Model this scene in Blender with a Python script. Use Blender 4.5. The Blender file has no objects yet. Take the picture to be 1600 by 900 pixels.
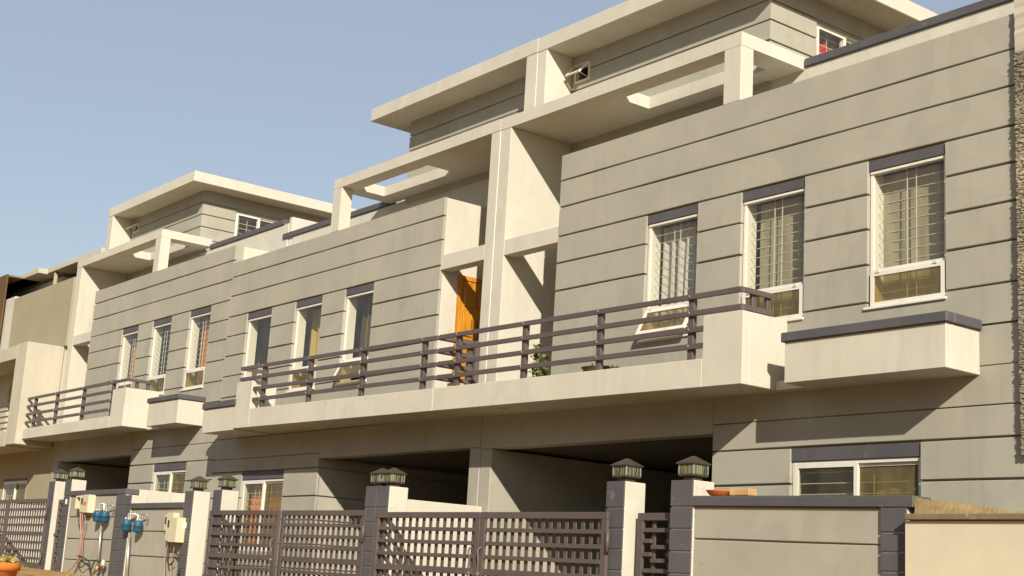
import bpy, math, random
from mathutils import Vector, Matrix

random.seed(7)
scene = bpy.context.scene
COL = scene.collection

# ------------------------------------------------------------------ units
# The survey of the place is in "modules" (one house front = 7.62 modules);
# one module is 1.4 m, and z is shifted so the forecourt is near zero.
S = 1.4
Z0 = -1.6

# ------------------------------------------------------------------ camera
CAMP = Vector((14.3278, -10.5614, 1.6663))
PITCH, ROLL, YAW = 0.20994, 0.05971, 0.91998
FPX = 2173.16


def make_camera():
    cz, sz = math.cos(YAW), math.sin(YAW)
    fwd = Vector((-sz * math.cos(PITCH), cz * math.cos(PITCH), math.sin(PITCH)))
    right = Vector((cz, sz, 0))
    up = right.cross(fwd)
    c, s = math.cos(ROLL), math.sin(ROLL)
    r2 = c * right + s * up
    u2 = -s * right + c * up
    cam = bpy.data.cameras.new('camera')
    cam.sensor_width = 36.0
    cam.lens = FPX / 1600.0 * 36.0
    cam.clip_start = 0.1
    cam.clip_end = 3000
    o = bpy.data.objects.new('camera', cam)
    COL.objects.link(o)
    m = Matrix.Identity(4)
    for i in range(3):
        m[i][0], m[i][1], m[i][2] = r2[i], u2[i], -fwd[i]
    m[0][3], m[1][3], m[2][3] = CAMP.x * S, CAMP.y * S, CAMP.z * S + Z0
    o.matrix_world = m
    scene.camera = o


make_camera()

# ------------------------------------------------------------------ light
TO_SUN = Vector((0.801, -0.494, 0.489)).normalized()
world = bpy.data.worlds.new('World')
scene.world = world
world.use_nodes = True
wn = world.node_tree
wn.nodes.clear()
sky = wn.nodes.new('ShaderNodeTexSky')
sky.sky_type = 'NISHITA'
sky.sun_disc = False
sky.sun_elevation = math.asin(TO_SUN.z)
sky.sun_rotation = math.atan2(TO_SUN.x, TO_SUN.y)
sky.air_density = 1.15
sky.dust_density = 0.8
sky.ozone_density = 0.3
bg = wn.nodes.new('ShaderNodeBackground')
SKYS = 0.082
bg.inputs['Strength'].default_value = SKYS
wo = wn.nodes.new('ShaderNodeOutputWorld')
# pale veil of haze over the clear sky, the same in every direction
veil = wn.nodes.new('ShaderNodeMix')
veil.data_type = 'RGBA'
veil.inputs[0].default_value = 0.5
veil.inputs[7].default_value = (4.25, 4.55, 5.3, 1)
wn.links.new(sky.outputs[0], veil.inputs[6])
wn.links.new(veil.outputs[2], bg.inputs[0])
wn.links.new(bg.outputs[0], wo.inputs[0])

sl = bpy.data.lights.new('sun', 'SUN')
sl.energy = 5.0
sl.angle = math.radians(0.5)
sl.color = (1.0, 0.915, 0.775)
so = bpy.data.objects.new('sun', sl)
COL.objects.link(so)
so.rotation_euler = (-TO_SUN).to_track_quat('-Z', 'Y').to_euler()
so.location = (30, -30, 30)

scene.view_settings.view_transform = 'Standard'
scene.view_settings.look = 'None'
scene.view_settings.gamma = 1.0
scene.view_settings.use_curve_mapping = False
scene.view_settings.exposure = 0.52
scene.render.engine = 'CYCLES'
scene.cycles.max_bounces = 7
scene.cycles.diffuse_bounces = 4
scene.cycles.transparent_max_bounces = 16
scene.cycles.use_denoising = True

# ------------------------------------------------------------------ materials
MATS = {}


def mat_base(name):
    m = bpy.data.materials.new(name)
    m.use_nodes = True
    nt = m.node_tree
    nt.nodes.clear()
    out = nt.nodes.new('ShaderNodeOutputMaterial')
    b = nt.nodes.new('ShaderNodeBsdfPrincipled')
    nt.links.new(b.outputs[0], out.inputs[0])
    MATS[name] = m
    return m, nt, b, out


def N(nt, t, **kw):
    n = nt.nodes.new(t)
    for k, v in kw.items():
        if k in n.inputs:
            n.inputs[k].default_value = v
        else:
            setattr(n, k, v)
    return n


def pos_coords(nt, scale):
    g = N(nt, 'ShaderNodeNewGeometry')
    mp = N(nt, 'ShaderNodeMapping')
    mp.inputs['Scale'].default_value = scale
    nt.links.new(g.outputs['Position'], mp.inputs['Vector'])
    return mp.outputs[0]


def ramp(nt, src, p0, p1, c0=(0, 0, 0, 1), c1=(1, 1, 1, 1)):
    r = N(nt, 'ShaderNodeValToRGB')
    r.color_ramp.elements[0].position = p0
    r.color_ramp.elements[1].position = p1
    r.color_ramp.elements[0].color = c0
    r.color_ramp.elements[1].color = c1
    nt.links.new(src, r.inputs[0])
    return r.outputs[0]


def mixc(nt, fac, a, b, mode='MIX'):
    m = N(nt, 'ShaderNodeMix', data_type='RGBA', blend_type=mode)
    for s, sock in ((fac, m.inputs[0]), (a, m.inputs[6]), (b, m.inputs[7])):
        if isinstance(s, bpy.types.NodeSocket):
            nt.links.new(s, sock)
        elif isinstance(s, (int, float)):
            sock.default_value = s
        else:
            sock.default_value = (*s[:3], 1)
    return m.outputs[2]


def painted(name, col, var=0.10, stain=0.25, stain_col=None, rough=0.85, bump=0.15, fine=45.0, spec=0.3,
            chips=0.0, chip_col=(0.55, 0.52, 0.46), cracks=0.0, warm=(0.03, 0.0, -0.03)):
    """rendered / painted surface: cloudy tone, vertical rain streaks, specks, fine relief"""
    m, nt, b, out = mat_base(name)
    n1 = N(nt, 'ShaderNodeTexNoise', Scale=0.9, Detail=6.0, Roughness=0.62)
    nt.links.new(pos_coords(nt, (1, 1, 1)), n1.inputs['Vector'])
    lo = tuple(max(0.0, c * (1 - var)) for c in col)
    hi = tuple(min(1.0, c * (1 + var * 0.8) + w * var) for c, w in zip(col, warm))
    c = mixc(nt, ramp(nt, n1.outputs[0], 0.3, 0.7), lo, hi)
    # rain streaks
    n2 = N(nt, 'ShaderNodeTexNoise', Scale=1.0, Detail=5.0, Roughness=0.6)
    nt.links.new(pos_coords(nt, (7.0, 7.0, 0.55)), n2.inputs['Vector'])
    n3 = N(nt, 'ShaderNodeTexNoise', Scale=0.45, Detail=3.0)
    nt.links.new(pos_coords(nt, (1, 1, 1.3)), n3.inputs['Vector'])
    f1 = ramp(nt, n2.outputs[0], 0.48, 0.75)
    f2 = ramp(nt, n3.outputs[0], 0.42, 0.66)
    mm = N(nt, 'ShaderNodeMath', operation='MULTIPLY')
    nt.links.new(f1, mm.inputs[0])
    nt.links.new(f2, mm.inputs[1])
    m2 = N(nt, 'ShaderNodeMath', operation='MULTIPLY')
    m2.inputs[1].default_value = stain
    nt.links.new(mm.outputs[0], m2.inputs[0])
    sc = stain_col or tuple(x * 0.62 for x in col)
    c = mixc(nt, m2.outputs[0], c, sc)
    # small specks
    n4 = N(nt, 'ShaderNodeTexNoise', Scale=26.0, Detail=3.0)
    nt.links.new(pos_coords(nt, (1, 1, 1)), n4.inputs['Vector'])
    c = mixc(nt, ramp(nt, n4.outputs[0], 0.2, 0.8), tuple(x * 0.94 for x in (1, 1, 1)), (1.0, 1.0, 1.0), 'MIX') if False else c
    if chips > 0:
        n5 = N(nt, 'ShaderNodeTexNoise', Scale=5.5, Detail=8.0, Roughness=0.7)
        nt.links.new(pos_coords(nt, (1, 1, 1)), n5.inputs['Vector'])
        f = ramp(nt, n5.outputs[0], 0.66 - 0.06 * chips, 0.70 - 0.05 * chips)
        mk = N(nt, 'ShaderNodeMath', operation='MULTIPLY')
        mk.inputs[1].default_value = min(1.0, chips)
        nt.links.new(f, mk.inputs[0])
        c = mixc(nt, mk.outputs[0], c, chip_col)
    if cracks > 0:
        # repaired / repainted patches with soft edges
        n6 = N(nt, 'ShaderNodeTexNoise', Scale=0.55, Detail=1.5, Distortion=1.2)
        nt.links.new(pos_coords(nt, (1.3, 1.3, 1)), n6.inputs['Vector'])
        f = ramp(nt, n6.outputs[0], 0.57, 0.60)
        mk = N(nt, 'ShaderNodeMath', operation='MULTIPLY')
        mk.inputs[1].default_value = 0.5
        nt.links.new(f, mk.inputs[0])
        c = mixc(nt, mk.outputs[0], c, tuple(min(1, x * 1.09) for x in col))
        # hairline cracks and trowel scratches
        wv = N(nt, 'ShaderNodeTexNoise', Scale=2.0, Detail=4.0)
        nt.links.new(pos_coords(nt, (1, 1, 1)), wv.inputs['Vector'])
        vm = N(nt, 'ShaderNodeVectorMath', operation='MULTIPLY_ADD')
        vm.inputs[1].default_value = (0.35, 0.35, 0.35)
        nt.links.new(wv.outputs['Color'], vm.inputs[0])
        nt.links.new(pos_coords(nt, (0.55, 0.55, 0.8)), vm.inputs[2])
        vo = N(nt, 'ShaderNodeTexVoronoi', feature='DISTANCE_TO_EDGE', Scale=1.0)
        nt.links.new(vm.outputs[0], vo.inputs['Vector'])
        fl = ramp(nt, vo.outputs['Distance'], 0.0, 0.006, (1, 1, 1, 1), (0, 0, 0, 1))
        n7 = N(nt, 'ShaderNodeTexNoise', Scale=0.6, Detail=2.0)
        nt.links.new(pos_coords(nt, (1, 1, 1)), n7.inputs['Vector'])
        fm = ramp(nt, n7.outputs[0], 0.50, 0.60)
        mk = N(nt, 'ShaderNodeMath', operation='MULTIPLY')
        nt.links.new(fl, mk.inputs[0])
        nt.links.new(fm, mk.inputs[1])
        mk2 = N(nt, 'ShaderNodeMath', operation='MULTIPLY')
        mk2.inputs[1].default_value = cracks
        nt.links.new(mk.outputs[0], mk2.inputs[0])
        c = mixc(nt, mk2.outputs[0], c, tuple(x * 0.45 for x in col))
        # small pale scuffs
        n8 = N(nt, 'ShaderNodeTexNoise', Scale=9.0, Detail=6.0, Roughness=0.75)
        nt.links.new(pos_coords(nt, (1, 1, 1.6)), n8.inputs['Vector'])
        f = ramp(nt, n8.outputs[0], 0.70, 0.74)
        mk = N(nt, 'ShaderNodeMath', operation='MULTIPLY')
        mk.inputs[1].default_value = 0.5
        nt.links.new(f, mk.inputs[0])
        c = mixc(nt, mk.outputs[0], c, tuple(min(1, x * 1.35) for x in col))
    nt.links.new(c, b.inputs['Base Color'])
    b.inputs['Roughness'].default_value = rough
    b.inputs['Specular IOR Level'].default_value = spec
    nb = N(nt, 'ShaderNodeTexNoise', Scale=fine, Detail=4.0)
    nt.links.new(pos_coords(nt, (1, 1, 1)), nb.inputs['Vector'])
    nb2 = N(nt, 'ShaderNodeTexNoise', Scale=2.2, Detail=3.0)
    nt.links.new(pos_coords(nt, (1, 1, 1)), nb2.inputs['Vector'])
    ad = N(nt, 'ShaderNodeMath', operation='MULTIPLY_ADD')
    ad.inputs[1].default_value = 0.12
    nt.links.new(nb.outputs[0], ad.inputs[0])
    nt.links.new(nb2.outputs[0], ad.inputs[2])
    bp = N(nt, 'ShaderNodeBump', Strength=bump, Distance=0.02)
    nt.links.new(ad.outputs[0], bp.inputs['Height'])
    nt.links.new(bp.outputs[0], b.inputs['Normal'])
    return m


def simple(name, col, rough=0.6, metallic=0.0, spec=0.5, noise=0.0, nscale=6.0, trans=0.0):
    m, nt, b, out = mat_base(name)
    b.inputs['Roughness'].default_value = rough
    b.inputs['Metallic'].default_value = metallic
    b.inputs['Specular IOR Level'].default_value = spec
    if noise:
        n = N(nt, 'ShaderNodeTexNoise', Scale=nscale, Detail=5.0)
        nt.links.new(pos_coords(nt, (1, 1, 1)), n.inputs['Vector'])
        c = mixc(nt, ramp(nt, n.outputs[0], 0.3, 0.7), tuple(x * (1 - noise) for x in col), tuple(min(1, x * (1 + noise)) for x in col))
        nt.links.new(c, b.inputs['Base Color'])
    else:
        b.inputs['Base Color'].default_value = (*col, 1)
    return m


def cloth(name, col, trans=0.35, dark=None):
    m, nt, b, out = mat_base(name)
    b.inputs['Roughness'].default_value = 0.9
    b.inputs['Specular IOR Level'].default_value = 0.1
    n = N(nt, 'ShaderNodeTexNoise', Scale=1.0, Detail=3.0)
    nt.links.new(pos_coords(nt, (14, 14, 1.2) if not dark else (5, 2, 0.02)), n.inputs['Vector'])
    c = mixc(nt, ramp(nt, n.outputs[0], 0.3 if not dark else 0.5, 0.7 if not dark else 0.54), dark or tuple(x * 0.85 for x in col), col)
    nt.links.new(c, b.inputs['Base Color'])
    t = N(nt, 'ShaderNodeBsdfTranslucent')
    nt.links.new(c, t.inputs[0])
    mx = N(nt, 'ShaderNodeMixShader')
    mx.inputs[0].default_value = trans
    nt.links.new(b.outputs[0], mx.inputs[1])
    nt.links.new(t.outputs[0], mx.inputs[2])
    nt.links.new(mx.outputs[0], out.inputs[0])
    return m


def glass(name, tint=(0.86, 0.88, 0.84), base=0.03, dust=0.03, dcol=(0.5, 0.46, 0.36)):
    m, nt, b, out = mat_base(name)
    nt.nodes.remove(b)
    tr = N(nt, 'ShaderNodeBsdfTransparent')
    tr.inputs[0].default_value = (*tint, 1)
    gl = N(nt, 'ShaderNodeBsdfGlossy')
    gl.inputs['Roughness'].default_value = 0.03
    df = N(nt, 'ShaderNodeBsdfDiffuse')
    df.inputs[0].default_value = (*dcol, 1)
    lw = N(nt, 'ShaderNodeLayerWeight', Blend=0.5)
    pw = N(nt, 'ShaderNodeMath', operation='POWER')
    pw.inputs[1].default_value = 5.0
    nt.links.new(lw.outputs['Facing'], pw.inputs[0])
    fr = N(nt, 'ShaderNodeMath', operation='MULTIPLY_ADD')
    fr.inputs[1].default_value = 0.6
    fr.inputs[2].default_value = base
    nt.links.new(pw.outputs[0], fr.inputs[0])
    mx = N(nt, 'ShaderNodeMixShader')
    nt.links.new(fr.outputs[0], mx.inputs[0])
    nt.links.new(tr.outputs[0], mx.inputs[1])
    nt.links.new(gl.outputs[0], mx.inputs[2])
    n = N(nt, 'ShaderNodeTexNoise', Scale=4.0, Detail=5.0)
    nt.links.new(pos_coords(nt, (1, 1, 0.5)), n.inputs['Vector'])
    k = N(nt, 'ShaderNodeMath', operation='MULTIPLY')
    k.inputs[1].default_value = dust * 2
    nt.links.new(n.outputs[0], k.inputs[0])
    mx2 = N(nt, 'ShaderNodeMixShader')
    nt.links.new(k.outputs[0], mx2.inputs[0])
    nt.links.new(mx.outputs[0], mx2.inputs[1])
    nt.links.new(df.outputs[0], mx2.inputs[2])
    nt.links.new(mx2.outputs[0], out.inputs[0])
    return m


GREY = painted('grey_render', (0.314, 0.299, 0.245), var=0.09, stain=0.40, cracks=0.22, bump=0.22)
CREAM = painted('cream_render', (0.475, 0.45, 0.378), var=0.06, stain=0.32, cracks=0.2, stain_col=(0.30, 0.26, 0.19), bump=0.2)
TRIM = painted('plum_grey_trim', (0.077, 0.075, 0.083), var=0.16, stain=0.3, stain_col=(0.15, 0.13, 0.12), rough=0.6, bump=0.2, chips=0.35, chip_col=(0.26, 0.24, 0.23), spec=0.35)
RAIL = painted('brown_grey_rail_paint', (0.088, 0.070, 0.068), var=0.15, stain=0.2, stain_col=(0.16, 0.11, 0.09), rough=0.45, bump=0.05, spec=0.45)
GATEM = painted('brown_gate_paint', (0.086, 0.070, 0.067), var=0.16, stain=0.4, stain_col=(0.17, 0.13, 0.10), rough=0.5, bump=0.06, chips=0.25, chip_col=(0.28, 0.22, 0.17), spec=0.4)
FRAME = painted('white_window_frame', (0.62, 0.60, 0.53), var=0.05, stain=0.5, stain_col=(0.42, 0.33, 0.2), rough=0.5, bump=0.06, spec=0.4)
BAR = simple('white_grille_paint', (0.52, 0.50, 0.43), 0.5, noise=0.06)
GLASS = glass('window_glass', tint=(0.96, 0.96, 0.93))
GLASSD = glass('dusty_window_glass', tint=(0.93, 0.93, 0.86), dust=0.05)
GLASST = glass('amber_tinted_glass', tint=(0.84, 0.77, 0.56), dust=0.16, dcol=(0.36, 0.31, 0.19))
ROOM = painted('room_plaster', (0.30, 0.28, 0.23), var=0.05, stain=0.0)
CARPORT_SHADE = painted('carport_shade_plaster', (0.07, 0.06, 0.045), var=0.12, stain=0.5)  # near-black base colour stands in for the deep shade inside the carports
CURT_W = cloth('white_net_curtain', (0.72, 0.71, 0.66), 0.4)
CURT_B = cloth('beige_curtain', (0.44, 0.40, 0.29), 0.3)
CURT_G = cloth('striped_curtain', (0.50, 0.38, 0.13), 0.25, dark=(0.07, 0.06, 0.045))
CURT_D = cloth('dark_curtain', (0.08, 0.08, 0.07), 0.1)
CURT_Y = cloth('mustard_curtain', (0.55, 0.42, 0.14), 0.25)
CURT_O = cloth('orange_curtain', (0.75, 0.20, 0.06), 0.3)
CURT_C = cloth('copper_curtain', (0.58, 0.24, 0.09), 0.3)
CURT_R = cloth('red_cloth', (0.70, 0.03, 0.03), 0.3)
SAND = painted('sand_render', (0.43, 0.395, 0.31), var=0.08, stain=0.4, bump=0.2)
TAN = painted('khaki_render', (0.30, 0.26, 0.175), var=0.06, stain=0.3, bump=0.2)
CREAMY = painted('yellow_cream_wall', (0.54, 0.49, 0.365), var=0.09, stain=0.4, bump=0.2)
CONC = painted('bare_concrete', (0.19, 0.145, 0.09), var=0.25, stain=0.5, bump=0.4, chips=0.4, chip_col=(0.42, 0.36, 0.26))
ROUGH = painted('rough_cement_render', (0.20, 0.15, 0.08), var=0.5, stain=0.2, stain_col=(0.10, 0.075, 0.04), bump=1.0, fine=9, chips=0.5, chip_col=(0.34, 0.28, 0.17))
RAWB = painted('raw_blockwork', (0.235, 0.215, 0.16), var=0.35, stain=0.3, bump=1.0, fine=30, chips=0.6, chip_col=(0.16, 0.14, 0.10))
BROWN = painted('rust_brown_cladding', (0.10, 0.062, 0.028), var=0.2, stain=0.4, bump=0.3)
TERRA = painted('terracotta', (0.52, 0.15, 0.035), var=0.12, stain=0.3, bump=0.2)
BRICKM = painted('sandy_brick', (0.50, 0.30, 0.13), var=0.45, stain=0.2, bump=0.6, fine=30)
EARTH = painted('dry_earth', (0.33, 0.20, 0.072), var=0.25, stain=0.0, bump=0.7, fine=18)
PAVE = painted('dusty_paving', (0.30, 0.185, 0.08), var=0.12, stain=0.0, bump=0.4)
BLUE = simple('blue_meter_paint', (0.010, 0.072, 0.135), 0.45, noise=0.2)
STEEL = simple('galvanised_pipe', (0.45, 0.44, 0.40), 0.4, metallic=0.6, noise=0.15)
BRASS = simple('brass_fitting', (0.45, 0.20, 0.06), 0.45, metallic=0.3, noise=0.2)
BOX = painted('cream_meter_box', (0.50, 0.46, 0.32), var=0.08, stain=0.5, rough=0.5, bump=0.08)
BLACK = simple('black_plastic', (0.02, 0.019, 0.018), 0.5)
REDL = simple('red_label', (0.65, 0.09, 0.02), 0.5)
CABLE = simple('black_cable', (0.025, 0.022, 0.02), 0.5)
PINK = simple('pink_wire', (0.32, 0.165, 0.13), 0.5)
WHITE = simple('white_plastic', (0.72, 0.70, 0.64), 0.4)
BRONZE = painted('weathered_bronze', (0.045, 0.038, 0.028), var=0.3, stain=0.4, stain_col=(0.13, 0.12, 0.09), rough=0.45, bump=0.15, spec=0.5)
LEAF = simple('leaf_green', (0.13, 0.16, 0.028), 0.6, noise=0.35, nscale=20)
LEAFY = simple('yellow_leaf', (0.26, 0.21, 0.05), 0.6, noise=0.35, nscale=20)
STEM = simple('plant_stem', (0.16, 0.10, 0.05), 0.8)
SEAL = simple('white_sealant', (0.74, 0.71, 0.62), 0.7)


def wood(name, col):
    m, nt, b, out = mat_base(name)
    n = N(nt, 'ShaderNodeTexNoise', Scale=1.0, Detail=6.0, Distortion=0.6)
    nt.links.new(pos_coords(nt, (26, 26, 1.6)), n.inputs['Vector'])
    c = mixc(nt, ramp(nt, n.outputs[0], 0.35, 0.68), tuple(x * 0.55 for x in col), col)
    nt.links.new(c, b.inputs['Base Color'])
    b.inputs['Roughness'].default_value = 0.35
    return m


DOORM = wood('orange_varnished_wood', (0.60, 0.25, 0.022))


def lantern_glass():
    m, nt, b, out = mat_base('ribbed_lantern_glass')
    n = N(nt, 'ShaderNodeTexNoise', Scale=1.0, Detail=3.0)
    nt.links.new(pos_coords(nt, (42, 42, 2.0)), n.inputs['Vector'])
    c = mixc(nt, ramp(nt, n.outputs[0], 0.38, 0.62), (0.03, 0.03, 0.016), (0.20, 0.205, 0.12))
    nt.links.new(c, b.inputs['Base Color'])
    b.inputs['Roughness'].default_value = 0.15
    return m


LGLASS = lantern_glass()

# ------------------------------------------------------------------ builders
WL = {}
TILT = 0.0


def P(x, y, z):
    return Vector((x * S, y * S, (z + TILT * x) * S + Z0))


def reg(o, parent, w):
    """link o; its origin sits at world point w"""
    COL.objects.link(o)
    if parent is not None:
        o.parent = parent
        o.location = w - WL[parent.name]
    else:
        o.location = w
    WL[o.name] = w.copy()
    return o


def tag(o, label, cat, group=None):
    o['label'] = label
    o['category'] = cat
    if group:
        o['group'] = group
    return o


def thing(name, x, y, z, label, cat, group=None):
    o = bpy.data.objects.new(name, None)
    o.empty_display_size = 0.2
    reg(o, None, P(x, y, z))
    return tag(o, label, cat, group)


def structure(o):
    o['kind'] = 'structure'
    return o


def fix_convex(vs, fs):
    c = sum(vs, Vector()) / len(vs)
    r = []
    for f in fs:
        a, b_, d = vs[f[0]], vs[f[1]], vs[f[2]]
        n = (b_ - a).cross(d - a)
        m = sum((vs[i] for i in f), Vector()) / len(f)
        r.append(tuple(reversed(f)) if n.dot(m - c) < 0 else tuple(f))
    return r


BOXES = {}


def box_mesh(dx, dy, dz, ch, mat, tilt):
    key = (round(dx, 4), round(dy, 4), round(dz, 4), round(ch, 4), mat.name, round(tilt, 5))
    if key in BOXES:
        return BOXES[key]
    h = (dx / 2, dy / 2, dz / 2)
    vs, fs = [], []
    sg = (-1, 1)
    if ch <= 0:
        for sx in sg:
            for sy in sg:
                for sz in sg:
                    vs.append(Vector((sx * h[0], sy * h[1], sz * h[2])))
        fs = [(0, 1, 3, 2), (4, 6, 7, 5), (0, 4, 5, 1), (2, 3, 7, 6), (0, 2, 6, 4), (1, 5, 7, 3)]
    else:
        ch = min(ch, min(h) * 0.8)
        ix = {}
        for sx in sg:
            for sy in sg:
                for sz in sg:
                    for a in range(3):
                        v = [sx * (h[0] - ch), sy * (h[1] - ch), sz * (h[2] - ch)]
                        v[a] = (sx, sy, sz)[a] * h[a]
                        ix[(sx, sy, sz, a)] = len(vs)
                        vs.append(Vector(v))
        for a in range(3):
            b_, c = (a + 1) % 3, (a + 2) % 3
            for s in sg:
                q = []
                for t, u in ((-1, -1), (1, -1), (1, 1), (-1, 1)):
                    k = [0, 0, 0]
                    k[a], k[b_], k[c] = s, t, u
                    q.append(ix[(*k, a)])
                fs.append(tuple(q))
            for t in sg:
                for u in sg:
                    k0, k1 = [0, 0, 0], [0, 0, 0]
                    k0[a], k0[b_], k0[c] = -1, t, u
                    k1[a], k1[b_], k1[c] = 1, t, u
                    fs.append((ix[(*k0, b_)], ix[(*k1, b_)], ix[(*k1, c)], ix[(*k0, c)]))
        for sx in sg:
            for sy in sg:
                for sz in sg:
                    fs.append(tuple(ix[(sx, sy, sz, a)] for a in range(3)))
    fs = fix_convex(vs, fs)
    vs = [Vector((v.x * S, v.y * S, (v.z + tilt * v.x) * S)) for v in vs]
    me = bpy.data.meshes.new('box')
    me.from_pydata(vs, [], fs)
    me.materials.append(mat)
    BOXES[key] = me
    return me


def box(name, x0, x1, y0, y1, z0, z1, mat, parent=None, ch=0.004):
    x0, x1 = min(x0, x1), max(x0, x1)
    y0, y1 = min(y0, y1), max(y0, y1)
    z0, z1 = min(z0, z1), max(z0, z1)
    me = box_mesh(x1 - x0, y1 - y0, z1 - z0, ch, mat, TILT)
    o = bpy.data.objects.new(name, me)
    return reg(o, parent, P((x0 + x1) / 2, (y0 + y1) / 2, (z0 + z1) / 2))


def mesh(name, pts, faces, mat, parent=None, smooth=False, origin=None, recalc=False):
    """pts in module coordinates"""
    ws = [P(*p) for p in pts]
    c = P(*origin) if origin else sum(ws, Vector()) / len(ws)
    me = bpy.data.meshes.new(name)
    me.from_pydata([w - c for w in ws], [], faces)
    me.materials.append(mat)
    if recalc:
        import bmesh
        bm = bmesh.new()
        bm.from_mesh(me)
        bmesh.ops.recalc_face_normals(bm, faces=bm.faces)
        bm.to_mesh(me)
        bm.free()
    if smooth:
        for p in me.polygons:
            p.use_smooth = True
    return reg(bpy.data.objects.new(name, me), parent, c)


def grid_wall(name, axis, u0, u1, v0, v1, d0, d1, holes, mat, parent=None):
    """a slab with rectangular holes, as one connected mesh.
    axis 'x': u=x v=z depth=y; 'y': u=y v=z depth=x; 'z': u=x v=y depth=z"""
    u0, u1 = min(u0, u1), max(u0, u1)
    us = sorted({u0, u1, *[min(max(h[i], u0), u1) for h in holes for i in (0, 1)]})
    vs = sorted({v0, v1, *[min(max(h[i], v0), v1) for h in holes for i in (2, 3)]})

    def pt(u, v, d):
        return {'x': (u, d, v), 'y': (d, u, v), 'z': (u, v, d)}[axis]

    def solid(i, j):
        if i < 0 or j < 0 or i >= len(us) - 1 or j >= len(vs) - 1:
            return False
        cu, cv = (us[i] + us[i + 1]) / 2, (vs[j] + vs[j + 1]) / 2
        return not any(h[0] < cu < h[1] and h[2] < cv < h[3] for h in holes)

    ix, pts, fs = {}, [], []

    def vi(i, j, k):
        if (i, j, k) not in ix:
            ix[(i, j, k)] = len(pts)
            pts.append(pt(us[i], vs[j], (d0, d1)[k]))
        return ix[(i, j, k)]

    for i in range(len(us) - 1):
        for j in range(len(vs) - 1):
            if not solid(i, j):
                continue
            fs.append((vi(i, j, 0), vi(i + 1, j, 0), vi(i + 1, j + 1, 0), vi(i, j + 1, 0)))
            fs.append((vi(i, j, 1), vi(i, j + 1, 1), vi(i + 1, j + 1, 1), vi(i + 1, j, 1)))
            if not solid(i - 1, j):
                fs.append((vi(i, j, 0), vi(i, j + 1, 0), vi(i, j + 1, 1), vi(i, j, 1)))
            if not solid(i + 1, j):
                fs.append((vi(i + 1, j, 0), vi(i + 1, j, 1), vi(i + 1, j + 1, 1), vi(i + 1, j + 1, 0)))
            if not solid(i, j - 1):
                fs.append((vi(i, j, 0), vi(i, j, 1), vi(i + 1, j, 1), vi(i + 1, j, 0)))
            if not solid(i, j + 1):
                fs.append((vi(i, j + 1, 0), vi(i + 1, j + 1, 0), vi(i + 1, j + 1, 1), vi(i, j + 1, 1)))
    return mesh(name, pts, fs, mat, parent, recalc=True)


def wavy_band(name, x0, x1, y0, y1, z0, z1, mat, parent, k):
    """band of render whose trowelled arrises run slightly out of true"""
    n = max(2, min(14, int((x1 - x0) / 0.42)))
    top_wave = 0.0035 if k else 0.002
    rnd = random.Random(int(x0 * 911) + int(z0 * 577))
    c = 0.006
    prof = [[], []]
    for e, amp in ((0, 0.0035), (1, top_wave)):
        v = rnd.uniform(-amp, amp)
        for i in range(n + 1):
            v = 0.6 * v + rnd.uniform(-amp, amp) * 0.8
            prof[e].append(v)
    pts, fs = [], []
    for i in range(n + 1):
        x = x0 + (x1 - x0) * i / n
        b, t = z0 + prof[0][i], z1 + prof[1][i]
        xe = x + (0.0012 if i == 0 else -0.0012 if i == n else 0)
        yb = y0 + rnd.uniform(0, 0.0015)
        pts += [(x, y1, b), (x, y0 + c, b), (xe, yb, b + c), (xe, yb, t - c), (x, y0 + c, t), (x, y1, t)]
    for i in range(n):
        for j in range(6):
            a, q = i * 6 + j, i * 6 + (j + 1) % 6
            fs.append((a, q, q + 6, a + 6))
    fs.append((5, 4, 3, 2, 1, 0))
    fs.append(tuple(n * 6 + j for j in range(6)))
    mesh(name, pts, fs, mat, parent, recalc=True)


def bands(axis, u0, u1, zs, d0, d1, holes, mat, parent, gap=0.019, name='panel'):
    """rendered bands between horizontal grooves; zs from top to bottom; every band segment its own piece"""
    u0, u1 = min(u0, u1), max(u0, u1)
    for k in range(len(zs) - 1):
        t = zs[k] - (gap / 2 if k else 0)
        b = zs[k + 1] + (gap / 2 if k < len(zs) - 2 else 0)
        full, part = [], []
        for h in holes:
            if h[3] <= b + 0.03 or h[2] >= t - 0.03:
                continue
            if h[2] <= b + 0.03 and h[3] >= t - 0.03:
                full.append((max(u0, h[0]), min(u1, h[1])))
            else:
                part.append(h)
        segs, cur = [], u0
        for a, c in sorted(full):
            if a > cur + 0.01:
                segs.append((cur, a))
            cur = max(cur, c)
        if cur < u1 - 0.01:
            segs.append((cur, u1))
        for a, c in segs:
            ph = [h for h in part if h[1] > a and h[0] < c]
            if ph:
                grid_wall(name, axis, a, c, b, t, d0, d1, ph, mat, parent)
            elif axis == 'x':
                wavy_band(name, a, c, d0, d1, b, t, mat, parent, k)
            else:
                box(name, d0, d1, a, c, b, t, mat, parent, ch=0.005)


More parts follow.
